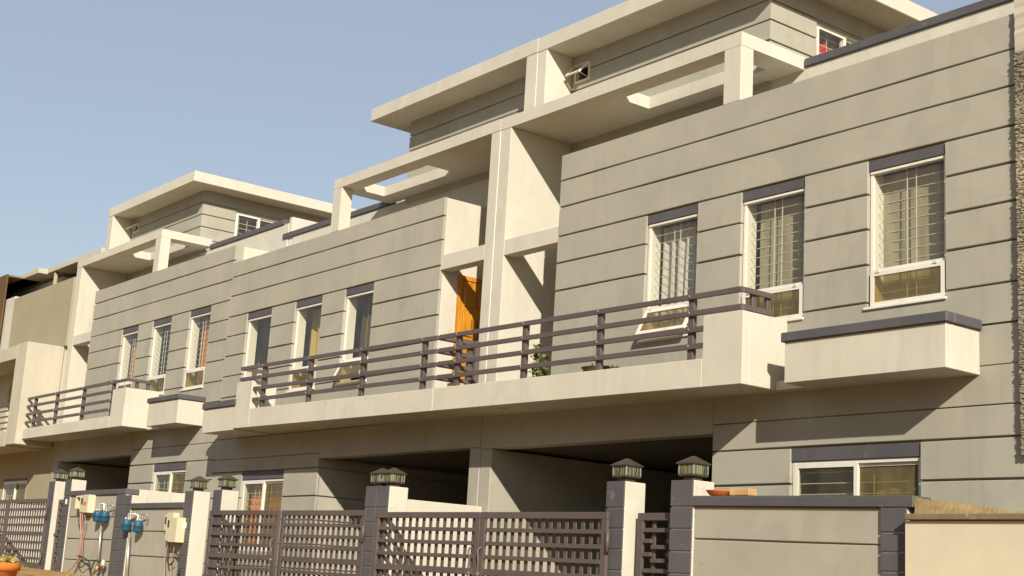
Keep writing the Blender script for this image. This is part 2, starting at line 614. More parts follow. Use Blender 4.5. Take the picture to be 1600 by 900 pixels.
def tube(name, pts, r, mat, parent=None, n=8, closed=False):
    ws = [Vector(p) for p in pts]
    vs, fs = [], []
    m = len(ws)
    prev = None
    for i, p in enumerate(ws):
        t = (ws[min(i + 1, m - 1)] - ws[max(i - 1, 0)]).normalized()
        if prev is None:
            ref = Vector((0, 0, 1)) if abs(t.z) < 0.9 else Vector((1, 0, 0))
            a = t.cross(ref).normalized()
        else:
            a = (prev - t * prev.dot(t)).normalized()
        prev = a
        b = t.cross(a)
        for k in range(n):
            an = 2 * math.pi * k / n
            vs.append(tuple(p + (a * math.cos(an) + b * math.sin(an)) * r))
    for i in range(m - 1):
        for k in range(n):
            fs.append((i * n + k, i * n + (k + 1) % n, (i + 1) * n + (k + 1) % n, (i + 1) * n + k))
    fs.append(tuple(range(n - 1, -1, -1)))
    fs.append(tuple((m - 1) * n + k for k in range(n)))
    return mesh(name, vs, fs, mat, parent, smooth=True, origin=pts[0], recalc=True)


def bezier(pts, n=10):
    """Catmull-Rom through points"""
    ps = [Vector(p) for p in pts]
    ps = [ps[0] * 2 - ps[1]] + ps + [ps[-1] * 2 - ps[-2]]
    out = []
    for i in range(1, len(ps) - 2):
        for k in range(n):
            t = k / n
            a, b, c, d = ps[i - 1:i + 3]
            out.append(0.5 * ((2 * b) + (-a + c) * t + (2 * a - 5 * b + 4 * c - d) * t * t + (-a + 3 * b - 3 * c + d) * t ** 3))
    out.append(ps[-2])
    return [tuple(p) for p in out]


def lathe(name, x, y, z, prof, mat, parent=None, n=24):
    vs, fs = [], []
    for r, h in prof:
        for k in range(n):
            a = 2 * math.pi * k / n
            vs.append((x + r * math.cos(a), y + r * math.sin(a), z + h))
    for i in range(len(prof) - 1):
        for k in range(n):
            fs.append((i * n + k, i * n + (k + 1) % n, (i + 1) * n + (k + 1) % n, (i + 1) * n + k))
    fs.append(tuple(range(n)))
    fs.append(tuple((len(prof) - 1) * n + k for k in range(n)))
    return mesh(name, vs, fs, mat, parent, smooth=True, origin=(x, y, z), recalc=True)


def disc_light(x, y, z, parent, r=0.045):
    """recessed downlight: rim ring"""
    o = lathe('downlight', x, y, z, [(r * 0.55, 0.001), (r * 0.75, -0.001), (r, -0.006), (r, 0.006)], CREAM, parent, 16)
    return o


def curtain(name, x0, x1, y, z0, z1, mat, folds, amp=0.018, label='', group=None, parent=None, n=None, sag=0.0):
    n = n or max(24, folds * 8)
    vs, fs = [], []
    rows = 7
    ph = random.uniform(0, 6)
    for r in range(rows + 1):
        z = z0 + (z1 - z0) * r / rows
        for i in range(n + 1):
            t = i / n
            w = math.sin(t * folds * 2 * math.pi + ph + 0.4 * math.sin(3 * t + r * 0.3)) * amp * (1.0 - 0.25 * r / rows)
            vs.append((x0 + (x1 - x0) * t, y + w + 0.004 * math.sin(r + i), z))
    for r in range(rows):
        for i in range(n):
            a = r * (n + 1) + i
            fs.append((a, a + 1, a + n + 2, a + n + 1))
    m = len(vs)
    vs += [(a, b + 0.004, c) for a, b, c in vs]
    fs += [tuple(reversed([i + m for i in f])) for f in fs]
    o = mesh(name, vs, fs, mat, None, smooth=True, origin=((x0 + x1) / 2, y, z0))
    return tag(o, label, 'curtain', group)


# ------------------------------------------------------------------ windows
def rot_piece(name, parent, hinge, ang, boxes, mat):
    """one mesh of a frame built closed around hinge line (along x) then swung out by ang"""
    vs, fs = [], []
    ca, sa = math.cos(ang), math.sin(ang)
    for (x0, x1, y0, y1, z0, z1) in boxes:
        b = len(vs)
        for x in (x0, x1):
            for y in (y0, y1):
                for z in (z0, z1):
                    yy, zz = y - hinge[0], z - hinge[1]
                    # swing the lower edge outwards (towards -y)
                    vs.append((x, hinge[0] + yy * ca + zz * sa, hinge[1] - yy * sa + zz * ca))
        fs += [tuple(i + b for i in f) for f in ((0, 1, 3, 2), (4, 6, 7, 5), (0, 4, 5, 1), (2, 3, 7, 6), (0, 2, 6, 4), (1, 5, 7, 3))]
    return mesh(name, vs, fs, mat, parent, recalc=True)


def tall_window(h, x0, x1, zt, zb, grille=True, open_ang=0.0, lower=None, upper=None):
    """x0<x1, zt = underside of band above, zb = sill. dark lintel band, fixed light with grille, hopper below"""
    lower = lower or GLASST
    upper = upper or GLASS
    box('lintel', x0 + 0.002, x1 - 0.012, 0.018, 0.12, zt - 0.115, zt - 0.008, TRIM, h)
    t = zt - 0.117
    fw = 0.032
    w = grid_wall('window', 'x', x0 + 0.012, x1 - 0.006, zb + 0.022, t, 0.038, 0.085,
                  [(x0 + 0.012 + fw, x1 - 0.006 - fw, zb + 0.022 + fw, zb + 0.345), (x0 + 0.012 + fw, x1 - 0.006 - fw, zb + 0.39, t - fw)], FRAME, h)
    box('glazing_bead', x0 + 0.014, x1 - 0.008, 0.028, 0.037, t - 0.03, t - 0.002, FRAME, w, 0.003)
    xa, xb = x0 + 0.012 + fw, x1 - 0.006 - fw
    box('pane', xa + 0.001, xb - 0.001, 0.058, 0.063, zb + 0.391, t - fw - 0.001, upper, w, 0)
    # inner lining of the opening
    box('jamb', x0 + 0.002, x0 + 0.043, 0.0855, 0.20, zb + 0.002, t, FRAME, w, 0)
    # hopper sash
    z0, z1 = zb + 0.02, zb + 0.355
    sw = 0.04
    sash_boxes = [(x0 + 0.03, x1 - 0.024, 0.012, 0.036, z0, z0 + sw), (x0 + 0.03, x1 - 0.024, 0.012, 0.036, z1 - sw, z1),
                  (x0 + 0.03, x0 + 0.03 + sw, 0.012, 0.036, z0 + sw, z1 - sw), (x1 - 0.024 - sw, x1 - 0.024, 0.012, 0.036, z0 + sw, z1 - sw)]
    hinge = (0.02, z1)
    s = rot_piece('sash', w, hinge, open_ang, sash_boxes, FRAME)
    rot_piece('pane', w, hinge, open_ang, [(x0 + 0.03 + sw, x1 - 0.024 - sw, 0.022, 0.027, z0 + sw, z1 - sw)], lower)
    for hx in (x0 + 0.12, x1 - 0.12):
        box('hinge', hx - 0.022, hx + 0.022, 0.004, 0.012, z1 - 0.012, z1 + 0.02, BAR, w, 0.002)
    if open_ang > 0.1:
        y1 = hinge[0] - math.sin(open_ang) * 0.3
        zz = hinge[1] - math.cos(open_ang) * 0.3
        tube('stay', [(x1 - 0.05, 0.03, z0 + 0.06), (x1 - 0.05, y1, zz)], 0.006, BAR, w, 6)
    # sill
    box('sill', x0 - 0.03, x1 + 0.01, -0.022, 0.06, zb - 0.012, zb + 0.016, FRAME, w, 0.005)
    if grille:
        yg = 0.115
        wd = xb - xa
        for i, fx in enumerate((0.42, 0.55)):
            box('grille_bar', xa + wd * fx - 0.004, xa + wd * fx + 0.004, yg - 0.005, yg + 0.003, zb + 0.03, t - 0.02, BAR, w, 0)
        k = 0
        z = t - 0.12
        while z > zb + 0.06:
            box('grille_bar', xa - 0.01, xb + 0.01, yg + 0.005, yg + 0.009, z - 0.003, z + 0.003, BAR, w, 0)
            z -= 0.098
    return w


def sliding_window(h, x0, x1, zt, zb, axis='x', d=0.0, sgn=1, grille=True, lintel=0.135, gv=(0.2, 0.3, 0.58), left_glass=None, right_glass=None):
    """two-light sliding window. axis 'y' puts it in a wall facing +x (depth runs towards -x)"""
    left_glass = left_glass or GLASSD
    right_glass = right_glass or GLASST

    def bx(name, a0, a1, e0, e1, z0, z1, mat, par, ch=0.003):
        if axis == 'x':
            return box(name, a0, a1, d + e0, d + e1, z0, z1, mat, par, ch)
        return box(name, d - e0, d - e1, a0, a1, z0, z1, mat, par, ch)
    t = zt
    if lintel:
        bx('lintel', x0 + 0.002, x1 - 0.012, 0.018, 0.12, zt - lintel, zt - 0.008, TRIM, h)
        t = zt - lintel - 0.003
    fw = 0.035
    a, b = x0 + 0.012, x1 - 0.006
    mid = (a + b) / 2
    dd = (d + 0.035, d + 0.10) if axis == 'x' else (d - 0.10, d - 0.035)
    w = grid_wall('window', axis, a, b, zb, t, dd[0], dd[1], [(a + fw, b - fw, zb + fw, t - fw)], FRAME, h)
    sw = 0.045
    for i, (p, q, e) in enumerate(((a + 0.02, mid + 0.035, 0.030), (mid - 0.02, b - 0.02, 0.062))):
        ee = (d + e, d + e + 0.026) if axis == 'x' else (d - e - 0.026, d - e)
        grid_wall('sash', axis, p, q, zb + 0.02, t - 0.02, ee[0], ee[1], [(p + sw, q - sw, zb + 0.02 + sw, t - 0.02 - sw)], FRAME, w)
        bx('pane', p + sw + 0.001, q - sw - 0.001, e + 0.010, e + 0.015, zb + 0.021 + sw, t - 0.021 - sw, (left_glass, right_glass)[i], w, 0)
    if grille:
        g = 0.135
        z = t - 0.10
        while z > zb + 0.05:
            bx('grille_bar', a, b, g, g + 0.007, z - 0.004, z + 0.004, BAR, w, 0)
            z -= 0.105
        for fx in (0.12, 0.3, 0.58, 0.82) if axis == 'y' else gv:
            bx('grille_bar', a + (b - a) * fx - 0.004, a + (b - a) * fx + 0.004, g - 0.008, g - 0.001, zb + 0.03, t - 0.02, BAR, w, 0)
    return w


def small_open_window(h, x0, x1, z0, z1, y, ang):
    w = grid_wall('window', 'x', x0, x1, z0, z1, y - 0.012, y + 0.05, [(x0 + 0.03, x1 - 0.03, z0 + 0.03, z1 - 0.03)], FRAME, h)
    bs = [(x0 + 0.01, x1 - 0.01, y - 0.035, y - 0.013, z0, z0 + 0.035), (x0 + 0.01, x1 - 0.01, y - 0.035, y - 0.013, z1 - 0.035, z1),
          (x0 + 0.01, x0 + 0.045, y - 0.035, y - 0.013, z0 + 0.035, z1 - 0.035), (x1 - 0.045, x1 - 0.01, y - 0.035, y - 0.013, z0 + 0.035, z1 - 0.035)]
    rot_piece('sash', w, (y - 0.02, z1), ang, bs, FRAME)
    rot_piece('pane', w, (y - 0.02, z1), ang, [(x0 + 0.045, x1 - 0.045, y - 0.026, y - 0.022, z0 + 0.035, z1 - 0.035)], GLASST)
    tube('stay', [(x1 - 0.05, y, z0 + 0.04), (x1 - 0.05, y - 0.02 - math.sin(ang) * (z1 - z0) * 0.85, z1 - math.cos(ang) * (z1 - z0) * 0.85)], 0.005, FRAME, w, 6)
    return w


# ------------------------------------------------------------------ the ground
def gz(x):
    return 1.44 - 0.0227 * (x + 11)


def ground_sheet():
    xs = [-900, -60, -40, -25, -20, -15, -10, -5, 0, 5, 10, 15, 25, 60, 900]
    ys = [-900, -60, -30, -15, -9, -5, -3.4, -2.2, -1.5, 10, 60, 900]
    pts = [(x, y, gz(max(-40, min(25, x))) - (0.02 if y < -2.2 else 0)) for y in ys for x in xs]
    n = len(xs)
    fs = [(j * n + i, j * n + i + 1, (j + 1) * n + i + 1, (j + 1) * n + i) for j in range(len(ys) - 1) for i in range(n - 1)]
    structure(mesh('ground', pts, fs, EARTH))
    # paved apron in front of the gates and inside the plots, 6 mm over the earth
    pts = [(x, y, gz(x) + 0.006) for y in (-2.1, -0.8, 0.0) for x in (-24, -12, 0, 12)]
    fs = [(j * 4 + i, j * 4 + i + 1, (j + 1) * 4 + i + 1, (j + 1) * 4 + i) for j in range(2) for i in range(3)]
    structure(mesh('pavement', pts, fs, PAVE))
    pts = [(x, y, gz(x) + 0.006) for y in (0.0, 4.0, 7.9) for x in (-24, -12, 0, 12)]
    structure(mesh('carport_floor', pts, fs, CARPORT_SHADE))  # floor under the carports, its colour darkened as shade


ground_sheet()

# ------------------------------------------------------------------ the houses
GROOVES = [6.96, 6.63, 6.285, 5.915, 5.57, 5.22, 4.865, 4.495, 4.14, 3.78, 3.425]
GF = [3.425, 3.147, 2.79, 2.43, 2.07, 1.71, 1.0]


def house(c):
    """c: s, ox, dz, top, xa (inner end of front), xb (outer end), fin, ucol, wins, gfwin, label"""
    s, ox, dz = c['s'], c['ox'], c['dz']
    X = lambda l: ox + s * l
    h = thing('house', X(3.8), 0.0, gz(X(3.8)), c['label'], 'house', 'row of grey rendered houses')
    top = c['top']
    xa, xb = c['xa'], c['xb']
    zs = [top] + [z + dz for z in GROOVES[1:]]
    wins = [(a, b, zs[3] - 1.485, zs[3]) for a, b in c['wins']]
    g0 = gz(X(3.8)) - 0.3
    # --- front: core with openings, rendered bands proud of it
    ga, gb, gtop, gbot = c['gfwin']
    if s > 0:
        f0, f1 = X(xa), X(xb)
    else:
        f0, f1 = X(xb), X(xa)
    fl = zs[-1] + 0.0
    # upper front core
    i0, i1 = (f0 + 0.1, f1 - 0.005) if s > 0 else (f0 + 0.005, f1 - 0.1)
    grid_wall('wall', 'x', i0, i1, zs[-1], top - 0.004, 0.046, 0.17, [(a, b, z0, z1 - 0.004) for a, b, z0, z1 in wins], GREY, h)
    bands('x', f0, f1, zs[:-1], 0.0, 0.045, wins, GREY, h)
    bo0, bo1 = sorted((X(c['xo']), X(xb)))
    box('panel', bo0, bo1, 0.0, 0.045, zs[-1] + 0.008, zs[-2] - 0.008, GREY, h, 0.005)
    # ground floor front core and bands
    gzs = [z + dz for z in GF]
    gzs[1] = gtop
    xo = c['xo']
    p0, p1 = min(X(xo), X(xb)), max(X(xo), X(xb))
    q0, q1 = (p0 + 0.1, p1 - 0.005) if s > 0 else (p0 + 0.005, p1 - 0.1)
    gh = (ga, gb, gbot, gtop)
    grid_wall('wall', 'x', q0, q1, g0, zs[-1] - 0.003, 0.046, 0.17, [(ga, gb, gbot, gtop - 0.004)], GREY, h)
    bands('x', p0, p1, gzs, 0.0, 0.045, [gh], GREY, h)
    # carport: beam, side walls, ceiling, back wall
    zo = c['zo']
    box('beam', X(c['fin'][0]), X(xo) - s * 0.006, 0.0, 0.2, zo, zs[-2] - 0.008, GREY, h)
    box('carport_wall', X(c['fin'][0]), X(0.235), 0.002, 7.6, g0, zo - 0.002, GREY, h, 0.01)
    # inner side wall of the carport with its own bands
    bz = [zo] + [z for z in gzs if z < zo - 0.05]
    d0, d1 = (X(xo), X(xo) + s * 0.03)
    bands('y', 0.03, 7.6, bz, min(d0, d1), max(d0, d1), [], GREY, h)
    box('carport_wall', X(xo) + s * 0.032, X(xo) + s * 0.099, 0.03, 7.6, g0, zs[-1] - 0.01, GREY, h, 0)
    box('carport_wall', X(0.24), X(xo) - s * 0.01, 7.5, 7.6, g0, zo, CARPORT_SHADE, h, 0)  # back wall with shade put into its colour
    box('ceiling', X(0.0) + s * 0.01, X(xb) - s * 0.02, 0.205, 8.0, zo + 0.02, zs[-1] + 0.26, CARPORT_SHADE, h, 0)  # ceiling coloured dark to read as shade
    # body shell
    bt = zs[-1] + 4.12   # terrace level
    sx = X(xb)
    box('side_wall', sx - s * 0.10, sx - s * 0.004, 0.172, 1.06, g0, top - 0.002, CREAM, h, 0.004)
    box('side_wall', sx - s * 0.10, sx - s * 0.002, 1.062, 8.0, g0, bt + 0.10, CREAM, h, 0.004)
    box('rear_wall', X(0.02), sx - s * 0.11, 7.9, 8.0, g0, bt + 0.1, CREAM, h, 0)
    box('party_wall', X(0.012), X(0.1), 1.17, 7.89, zs[-1] + 0.3, bt, ROOM, h, 0)
    box('roof_terrace', X(0.11), sx - s * 0.11, 1.17, 7.89, bt - 0.15, bt, CONC, h, 0)
    # small roof over the projecting front
    box('ledge_roof', X(xa) + s * 0.102, sx - s * 0.11, 0.172, 1.045, top - 0.09, top - 0.006, CREAM, h, 0)
    # return wall beside the recess, back wall of recess
    ra, rb = X(xa), X(xa) + s * 0.098
    box('return_wall', ra, rb, 0.0455, 1.045, zs[-1] + 0.2, top - 0.001, CREAM, h, 0.004)
    box('recess_wall', X(c['fin'][1]), rb, 1.05, 1.15, zs[-1] + 0.2, bt + 0.1, CREAM, h, 0)
    box('parapet', rb + s * 0.002, sx - s * 0.102, 1.05, 1.16, top - 0.3, c['cap'] - 0.002, CREAM, h, 0.004)
    # inner partition of the front rooms
    box('partition', X(xa) + s * 0.1, sx - s * 0.12, 4.0, 4.05, g0, bt - 0.16, ROOM, h, 0)
    # --- windows
    for i, (a, b, z0, z1) in enumerate(wins):
        tall_window(h, a, b, z1, z0, grille=c['grille'], open_ang=c['open'].get(i, 0.0), upper=c.get('upper'))
    sliding_window(h, ga, gb, gtop, gbot, grille=True, gv=c.get('gv', (0.2, 0.3, 0.58)), left_glass=c.get('gl'), right_glass=c.get('gr'))
    # --- party fin, tie beam, canopy
    n0, n1 = c['fin']
    zct, zcb = 7.76 + dz, 7.603 + dz
    box('fin_wall', X(n0), X(n1), 0.004, 1.045, zs[-1] + 0.3, zcb - 0.001, CREAM, h, 0.006)
    box('tie_beam', X(n1) + s * 0.001, X(xa) - s * 0.001, 0.006, 0.185, 5.846 + dz, 6.055 + dz, CREAM, h, 0.005)
    xp0, xp1 = 4.09, 4.345
    a0, a1 = sorted((X(n0), X(xp1)))
    hx0, hx1 = sorted((X(2.09), X(4.03)))
    grid_wall('canopy', 'z', a0, a1, 0.0, 1.075, zcb, zct, [(hx0, hx1, 0.26, 0.745)], CREAM, h)
    box('canopy_post', X(xp0), X(xp1), 0.0, 0.2, top - 0.004, zcb - 0.001, CREAM, h, 0.006)
    # parapet cap
    e0, e1 = X(4.36), X(c.get('capend', xb))
    box('parapet_cap', e0, e1, 1.02, 1.19, c['cap'], c['cap'] + 0.095, TRIM, h, 0.006)
    # --- penthouse
    pw = 3.835
    pz = [8.885 + dz, 8.625 + dz, 8.37 + dz, 8.11 + dz, 7.85 + dz, 7.5 + dz]
    u0, u1 = sorted((X(0.05), X(pw)))
    sw = c.get('smallwin')
    hl = [sw] if sw else []
    bands('x', u0, u1, pz, 1.02, 1.045, hl, GREY, h)
    grid_wall('penthouse_wall', 'x', u0 + 0.001 if s > 0 else u0 + 0.03, u1 - (0.03 if s > 0 else 0.001), 7.75 + dz, 8.884 + dz, 1.046, 1.14, hl, GREY, h)
    ww = c.get('sidewin')
    side = X(pw)
    hs = [(ww[0], ww[1], ww[2], ww[3])] if ww else []
    d0, d1 = sorted((side, side - s * 0.025))
    bands('y', 1.0455, 3.9, pz, d0, d1, hs, GREY, h)
    d0, d1 = sorted((side - s * 0.026, side - s * 0.14))
    grid_wall('penthouse_wall', 'y', 1.142, 3.9, bt - 0.1, 8.884 + dz, d0, d1, hs, GREY, h)
    box('penthouse_wall', X(0.05), X(pw), 3.902, 4.0, bt - 0.1, 8.884 + dz, GREY, h, 0)
    box('penthouse_wall', X(0.05), X(0.14), 1.15, 3.9, bt - 0.1, 8.884 + dz, ROOM, h, 0)
    if ww:
        sliding_window(h, ww[0], ww[1], ww[3], ww[2], axis='y', d=side, lintel=0, grille=True, left_glass=GLASS, right_glass=GLASSD)
    if sw:
        small_open_window(h, sw[0], sw[1], sw[2], sw[3], 1.02, c.get('swang', 1.0))
    m0, m1 = c['ucol']
    box('roof_fin', X(m0), X(m1), 0.556, 1.018, zct - 0.002, 8.871 + dz, CREAM, h, 0.006)
    box('roof_slab', X(c.get('roof0', m0)), X(4.325), 0.554, 4.4, 8.873 + dz, 9.087 + dz, CREAM, h, 0.008)
    for lx in c.get('rlights', ()):
        disc_light(lx[0], lx[1], 8.873 + dz, h)
    return h


HA = house(dict(s=1, ox=0.0, dz=0.0, top=6.965, xa=1.335, xb=7.69, fin=(0.006, 0.232), ucol=(0.0, 0.20), xo=4.08, zo=3.335,
                wins=[(2.93, 3.755), (4.40, 5.272), (6.055, 6.937)], gfwin=(5.135, 6.66, 3.147, 2.30), grille=True, open={0: 0.46}, gv=(0.60,),
                sidewin=(1.855, 2.95, 8.10, 8.60), smallwin=(0.27, 0.585, 8.465, 8.72), swang=0.7, roof0=0.0, capend=7.68, cap=7.63,
                rlights=((1.08, 0.79), (3.0, 0.79), (4.12, 2.2)),
                label='grey banded end house whose facade meets the raw blockwork pier on the right'))
HB = house(dict(s=-1, ox=0.0, dz=0.008, top=6.905, xa=1.205, xb=7.627, fin=(0.006, 0.203), ucol=(0.003, 0.25), xo=4.09, zo=3.36,
                wins=[(-3.722, -2.905), (-5.255, -4.402), (-6.92, -6.042)], gfwin=(-6.547, -5.124, 3.222, 1.95), grille=False, open={0: 0.45},
                roof0=0.003, capend=7.88, cap=7.58, rlights=((-3.16, 0.78), (-1.04, 0.83), (-4.12, 1.15)),
                label='middle grey house with the orange varnished door beside its balcony'))
HC = house(dict(s=1, ox=-15.29, dz=0.323, top=7.235, xa=1.207, xb=7.66, fin=(-0.10, 0.19), ucol=(-0.06, 0.19), xo=4.09, zo=3.665,
                wins=[(-12.378, -11.56), (-10.885, -10.02), (-9.24, -8.362)], gfwin=(-10.112, -8.70, 3.457, 2.55), grille=True, open={},
                sidewin=(1.775, 2.85, 8.345, 8.91), smallwin=(-15.03, -14.70, 8.86, 9.05), swang=0.9, roof0=-0.06, capend=7.40, cap=7.865,
                rlights=((-11.89, 0.76), (-14.07, 0.76), (-11.14, 1.79)),
                label='left grey house with copper curtains, its roofline a step higher than the others'))

# cream end wall of the left house above its neighbour, white sealant line between the two party fins
box('joint_strip', -0.005, 0.005, 0.002, 0.05, 3.9, 7.6, SEAL, HA, 0)
box('joint_strip', -0.004, 0.004, 0.552, 0.6, 7.78, 8.86, SEAL, HA, 0)
for lx, ly, hh, zz in ((3.31, -0.35, HA, 3.715), (1.0, -0.45, HA, 3.74), (-0.9, -0.45, HB, 3.76), (-3.6, -0.4, HB, 3.79), (6.3, -0.257, HA, 3.697),
                       (-14.41, 0.447, HC, 7.926), (-12.9, -0.35, HC, 4.09)):
    disc_light(lx, ly, zz, hh)


def panel_door(h, xf, y0, y1, z0, z1):
    """door in a wall facing +x at xf"""
    d = grid_wall('door', 'y', y0, y1, z0, z1, xf + 0.001, xf + 0.03, [(y0 + 0.05, y1 - 0.05, z0, z1 - 0.06)], DOORM, h)
    a, b = y0 + 0.052, y1 - 0.052
    box('leaf', xf + 0.0015, xf + 0.014, a, b, z0, z1 - 0.062, DOORM, d, 0)
    w = (b - a)
    for (p, q, r, t) in ((0.12, 0.88, 0.80, 0.94), (0.12, 0.44, 0.56, 0.74), (0.56, 0.88, 0.56, 0.74), (0.12, 0.44, 0.08, 0.50), (0.56, 0.88, 0.08, 0.50), (0.38, 0.62, 0.62, 0.70)):
        hh = z1 - 0.062 - z0
        box('door_panel', xf + 0.0142, xf + 0.034, a + w * p, a + w * q, z0 + hh * r, z0 + hh * t, DOORM, d, 0.014)
    lathe('knob', xf + 0.03, a + 0.06, z0 + 0.82, [(0.008, 0), (0.02, 0.01), (0.02, 0.03), (0.006, 0.04)], BRASS, d, 10)


panel_door(HB, -1.2045, 0.31, 0.93, 4.0, 5.845)


# ------------------------------------------------------------------ balconies
def balcony(h, xe, xi, xo, zb, zu, zk, yb, rails, posts, rb, ret=True):
    """xe party end, xi/xo inner and outer face of the raised end block; rails = tops of the four rails"""
    s = 1 if xo > xe else -1
    box('balcony_floor', xe, xo - s * 0.101, yb + 0.101, -0.001, zb + 0.002, zb + 0.16, CREAM, h, 0)
    box('balcony_parapet', xe, xi, yb, yb + 0.10, zb, zu, CREAM, h, 0.006)
    box('balcony_block', xi + s * 0.0005, xo, yb, yb + 0.10, zb, zk, CREAM, h, 0.006)
    box('balcony_block', xo - s * 0.1, xo, yb + 0.1005, -0.001, zb, zk, CREAM, h, 0.006)
    ry = yb + 0.018
    r = box('railing', xe + s * 0.02, xo - s * 0.04, ry, ry + 0.028, rails[0] - 0.056, rails[0], RAIL, h, 0.003)
    ends = [xo - s * 0.04, xo - s * 0.04, xi - s * 0.002, xi - s * 0.002]
    for k in (1, 2, 3):
        box('rail', xe + s * 0.02, ends[k], ry, ry + 0.028, rails[k] - 0.056, rails[k], RAIL, r, 0.003)
    for px in posts:
        box('post', px - 0.04, px + 0.04, ry + 0.029, ry + 0.079, zu - 0.001, rails[0] - 0.004, RAIL, r, 0.003)
        for k in range(4):
            lathe_bolt(px - 0.0, ry - 0.001, rails[k] - 0.022, r)
    # return over the end block
    for k in (0, 1):
        box('rail', xo - s * 0.04, xo - s * 0.068, ry + 0.03, -0.19, rails[k] - 0.056, rails[k], RAIL, r, 0.003)
    for py in (-0.42, -0.205):
        box('post', xo - s * 0.069, xo - s * 0.115, py - 0.03, py + 0.03, zk - 0.001, rails[0] - 0.004, RAIL, r, 0.003)
    # return at the party end
    if ret:
        for k in range(4):
            box('rail', xe + s * 0.02, xe + s * 0.048, ry + 0.03, -0.03, rails[k] - 0.056, rails[k], RAIL, r, 0.003)
        box('post', xe + s * 0.049, xe + s * 0.099, -0.10, -0.03, zb + 0.16, rails[0] - 0.004, RAIL, r, 0.003)
    return r


def lathe_bolt(x, y, z, par):
    global TILT
    key = 'bolt'
    if key not in BOXES:
        n = 8
        vs = [(0.011 * S * math.cos(2 * math.pi * k / n), 0, 0.011 * S * math.sin(2 * math.pi * k / n)) for k in range(n)]
        vs += [(v[0] * 0.7, -0.009 * S, v[2] * 0.7) for v in vs]
        fs = [(k, (k + 1) % n, n + (k + 1) % n, n + k) for k in range(n)] + [tuple(range(n, 2 * n))]
        me = bpy.data.meshes.new('bolt')
        me.from_pydata(vs, [], fs)
        me.materials.append(STEEL)
        BOXES[key] = me
    reg(bpy.data.objects.new('bolt', BOXES[key]), par, P(x, y, z))


TILT = -0.0105
RZ = (4.735, 4.56, 4.388, 4.216)
balcony(HA, -0.20, 4.534, 5.079, 3.755, 4.047, 4.485, -0.654, RZ, (0.2, 1.55, 2.89, 4.31), 0)
balcony(HB, -0.205, -5.20, -5.715, 3.755, 4.047, 4.487, -0.654, RZ, (-0.56, -2.06, -3.52, -4.95), 0)
TILT = 0.0
balcony(HC, -15.87, -10.83, -10.20, 4.09, 4.312, 4.805, -0.654, (4.985, 4.82, 4.645, 4.475), (-15.2, -13.93, -12.46, -10.98), 0)


def planter(h, x0, x1, y0, z0, z1, z2):
    p = box('planter_box', x0, x1, y0, y0 + 0.07, z0, z1, CREAM, h, 0.005)
    box('planter_box', x0, x0 + 0.07, y0 + 0.0705, -0.001, z0, z1, CREAM, h, 0.004)
    box('planter_box', x1 - 0.07, x1, y0 + 0.0705, -0.001, z0, z1, CREAM, h, 0.004)
    box('planter_floor', x0 + 0.0705, x1 - 0.0705, y0 + 0.0705, -0.001, z0 + 0.003, z0 + 0.06, CREAM, h, 0)
    box('planter_cap', x0 - 0.03, x1 + 0.03, y0 - 0.03, y0 + 0.09, z1 + 0.001, z2, TRIM, h, 0.008)
    box('planter_cap', x1 - 0.09, x1 + 0.03, y0 + 0.0905, -0.001, z1 + 0.001, z2, TRIM, h, 0.008)
    box('planter_cap', x0 - 0.03, x0 + 0.09, y0 + 0.0905, -0.001, z1 + 0.001, z2, TRIM, h, 0.008)


planter(HA, 5.476, 7.279, -0.4945, 3.697, 4.092, 4.185)
box('link_slab', 5.081, 5.475, -0.17, -0.002, 3.70, 3.79, CREAM, HA, 0.004)
planter(HB, -6.845, -5.716, -0.64, 3.795, 4.182, 4.285)
planter(HC, -9.47, -8.21, -0.4945, 4.06, 4.478, 4.565)
box('link_slab', -10.198, -9.472, -0.17, -0.002, 4.07, 4.15, CREAM, HC, 0.004)

# open hopper of the middle house (nearest the recess) is built by tall_window; curtains follow
curtain('curtain', 2.99, 3.72, 0.21, 4.40, 5.78, CURT_W, 6, 0.028, 'white net curtain behind the grille of the window with the swung-out bottom sash, end house')
curtain('curtain', 4.50, 5.24, 0.20, 4.40, 5.78, CURT_B, 3, 0.005, 'beige curtain behind the grille window that the balcony corner overlaps')
curtain('curtain', 6.10, 6.92, 0.20, 4.40, 5.78, CURT_B, 3, 0.004, 'beige curtain behind the rightmost upper grille window')
curtain('curtain', -3.70, -2.93, 0.30, 4.40, 5.82, CURT_G, 5, 0.035, 'dark curtain with mustard stripes in the middle house window nearest the orange door')
curtain('curtain', -5.23, -4.42, 0.33, 4.40, 5.82, CURT_G, 4, 0.035, 'dark curtain with mustard stripes in the central upper window of the middle house')
curtain('curtain', -6.75, -6.06, 0.42, 4.40, 5.82, CURT_D, 4, 0.03, 'plain dark curtain in the middle house window farthest from the orange door')
curtain('curtain', -12.31, -11.58, 0.235, 4.72, 6.02, CURT_C, 5, 0.02, 'copper curtain in the upper left window of the left house')
curtain('curtain', -10.5, -10.04, 0.40, 4.72, 6.02, CURT_D, 4, 0.02, 'dark curtain in the central upper window of the left house')
curtain('curtain', -9.17, -8.38, 0.235, 4.72, 6.02, CURT_C, 5, 0.02, 'copper curtain in the upper right window of the left house')
curtain('curtain', -6.52, -6.06, 0.21, 1.98, 3.08, CURT_O, 4, 0.025, 'bright orange curtain in the ground floor window behind the gate')
curtain('curtain', -6.0, -5.15, 0.26, 1.98, 3.08, CURT_C, 4, 0.02, 'rust orange curtain filling the right light of the window behind the gate')
curtain('curtain', 5.98, 6.62, 0.26, 2.32, 2.98, CURT_B, 2, 0.01, 'brown blind behind the right light of the end house ground floor window')
curtain('curtain', -9.33, -8.74, 0.26, 2.58, 3.30, CURT_C, 3, 0.015, 'tan blind in the left house ground floor window')


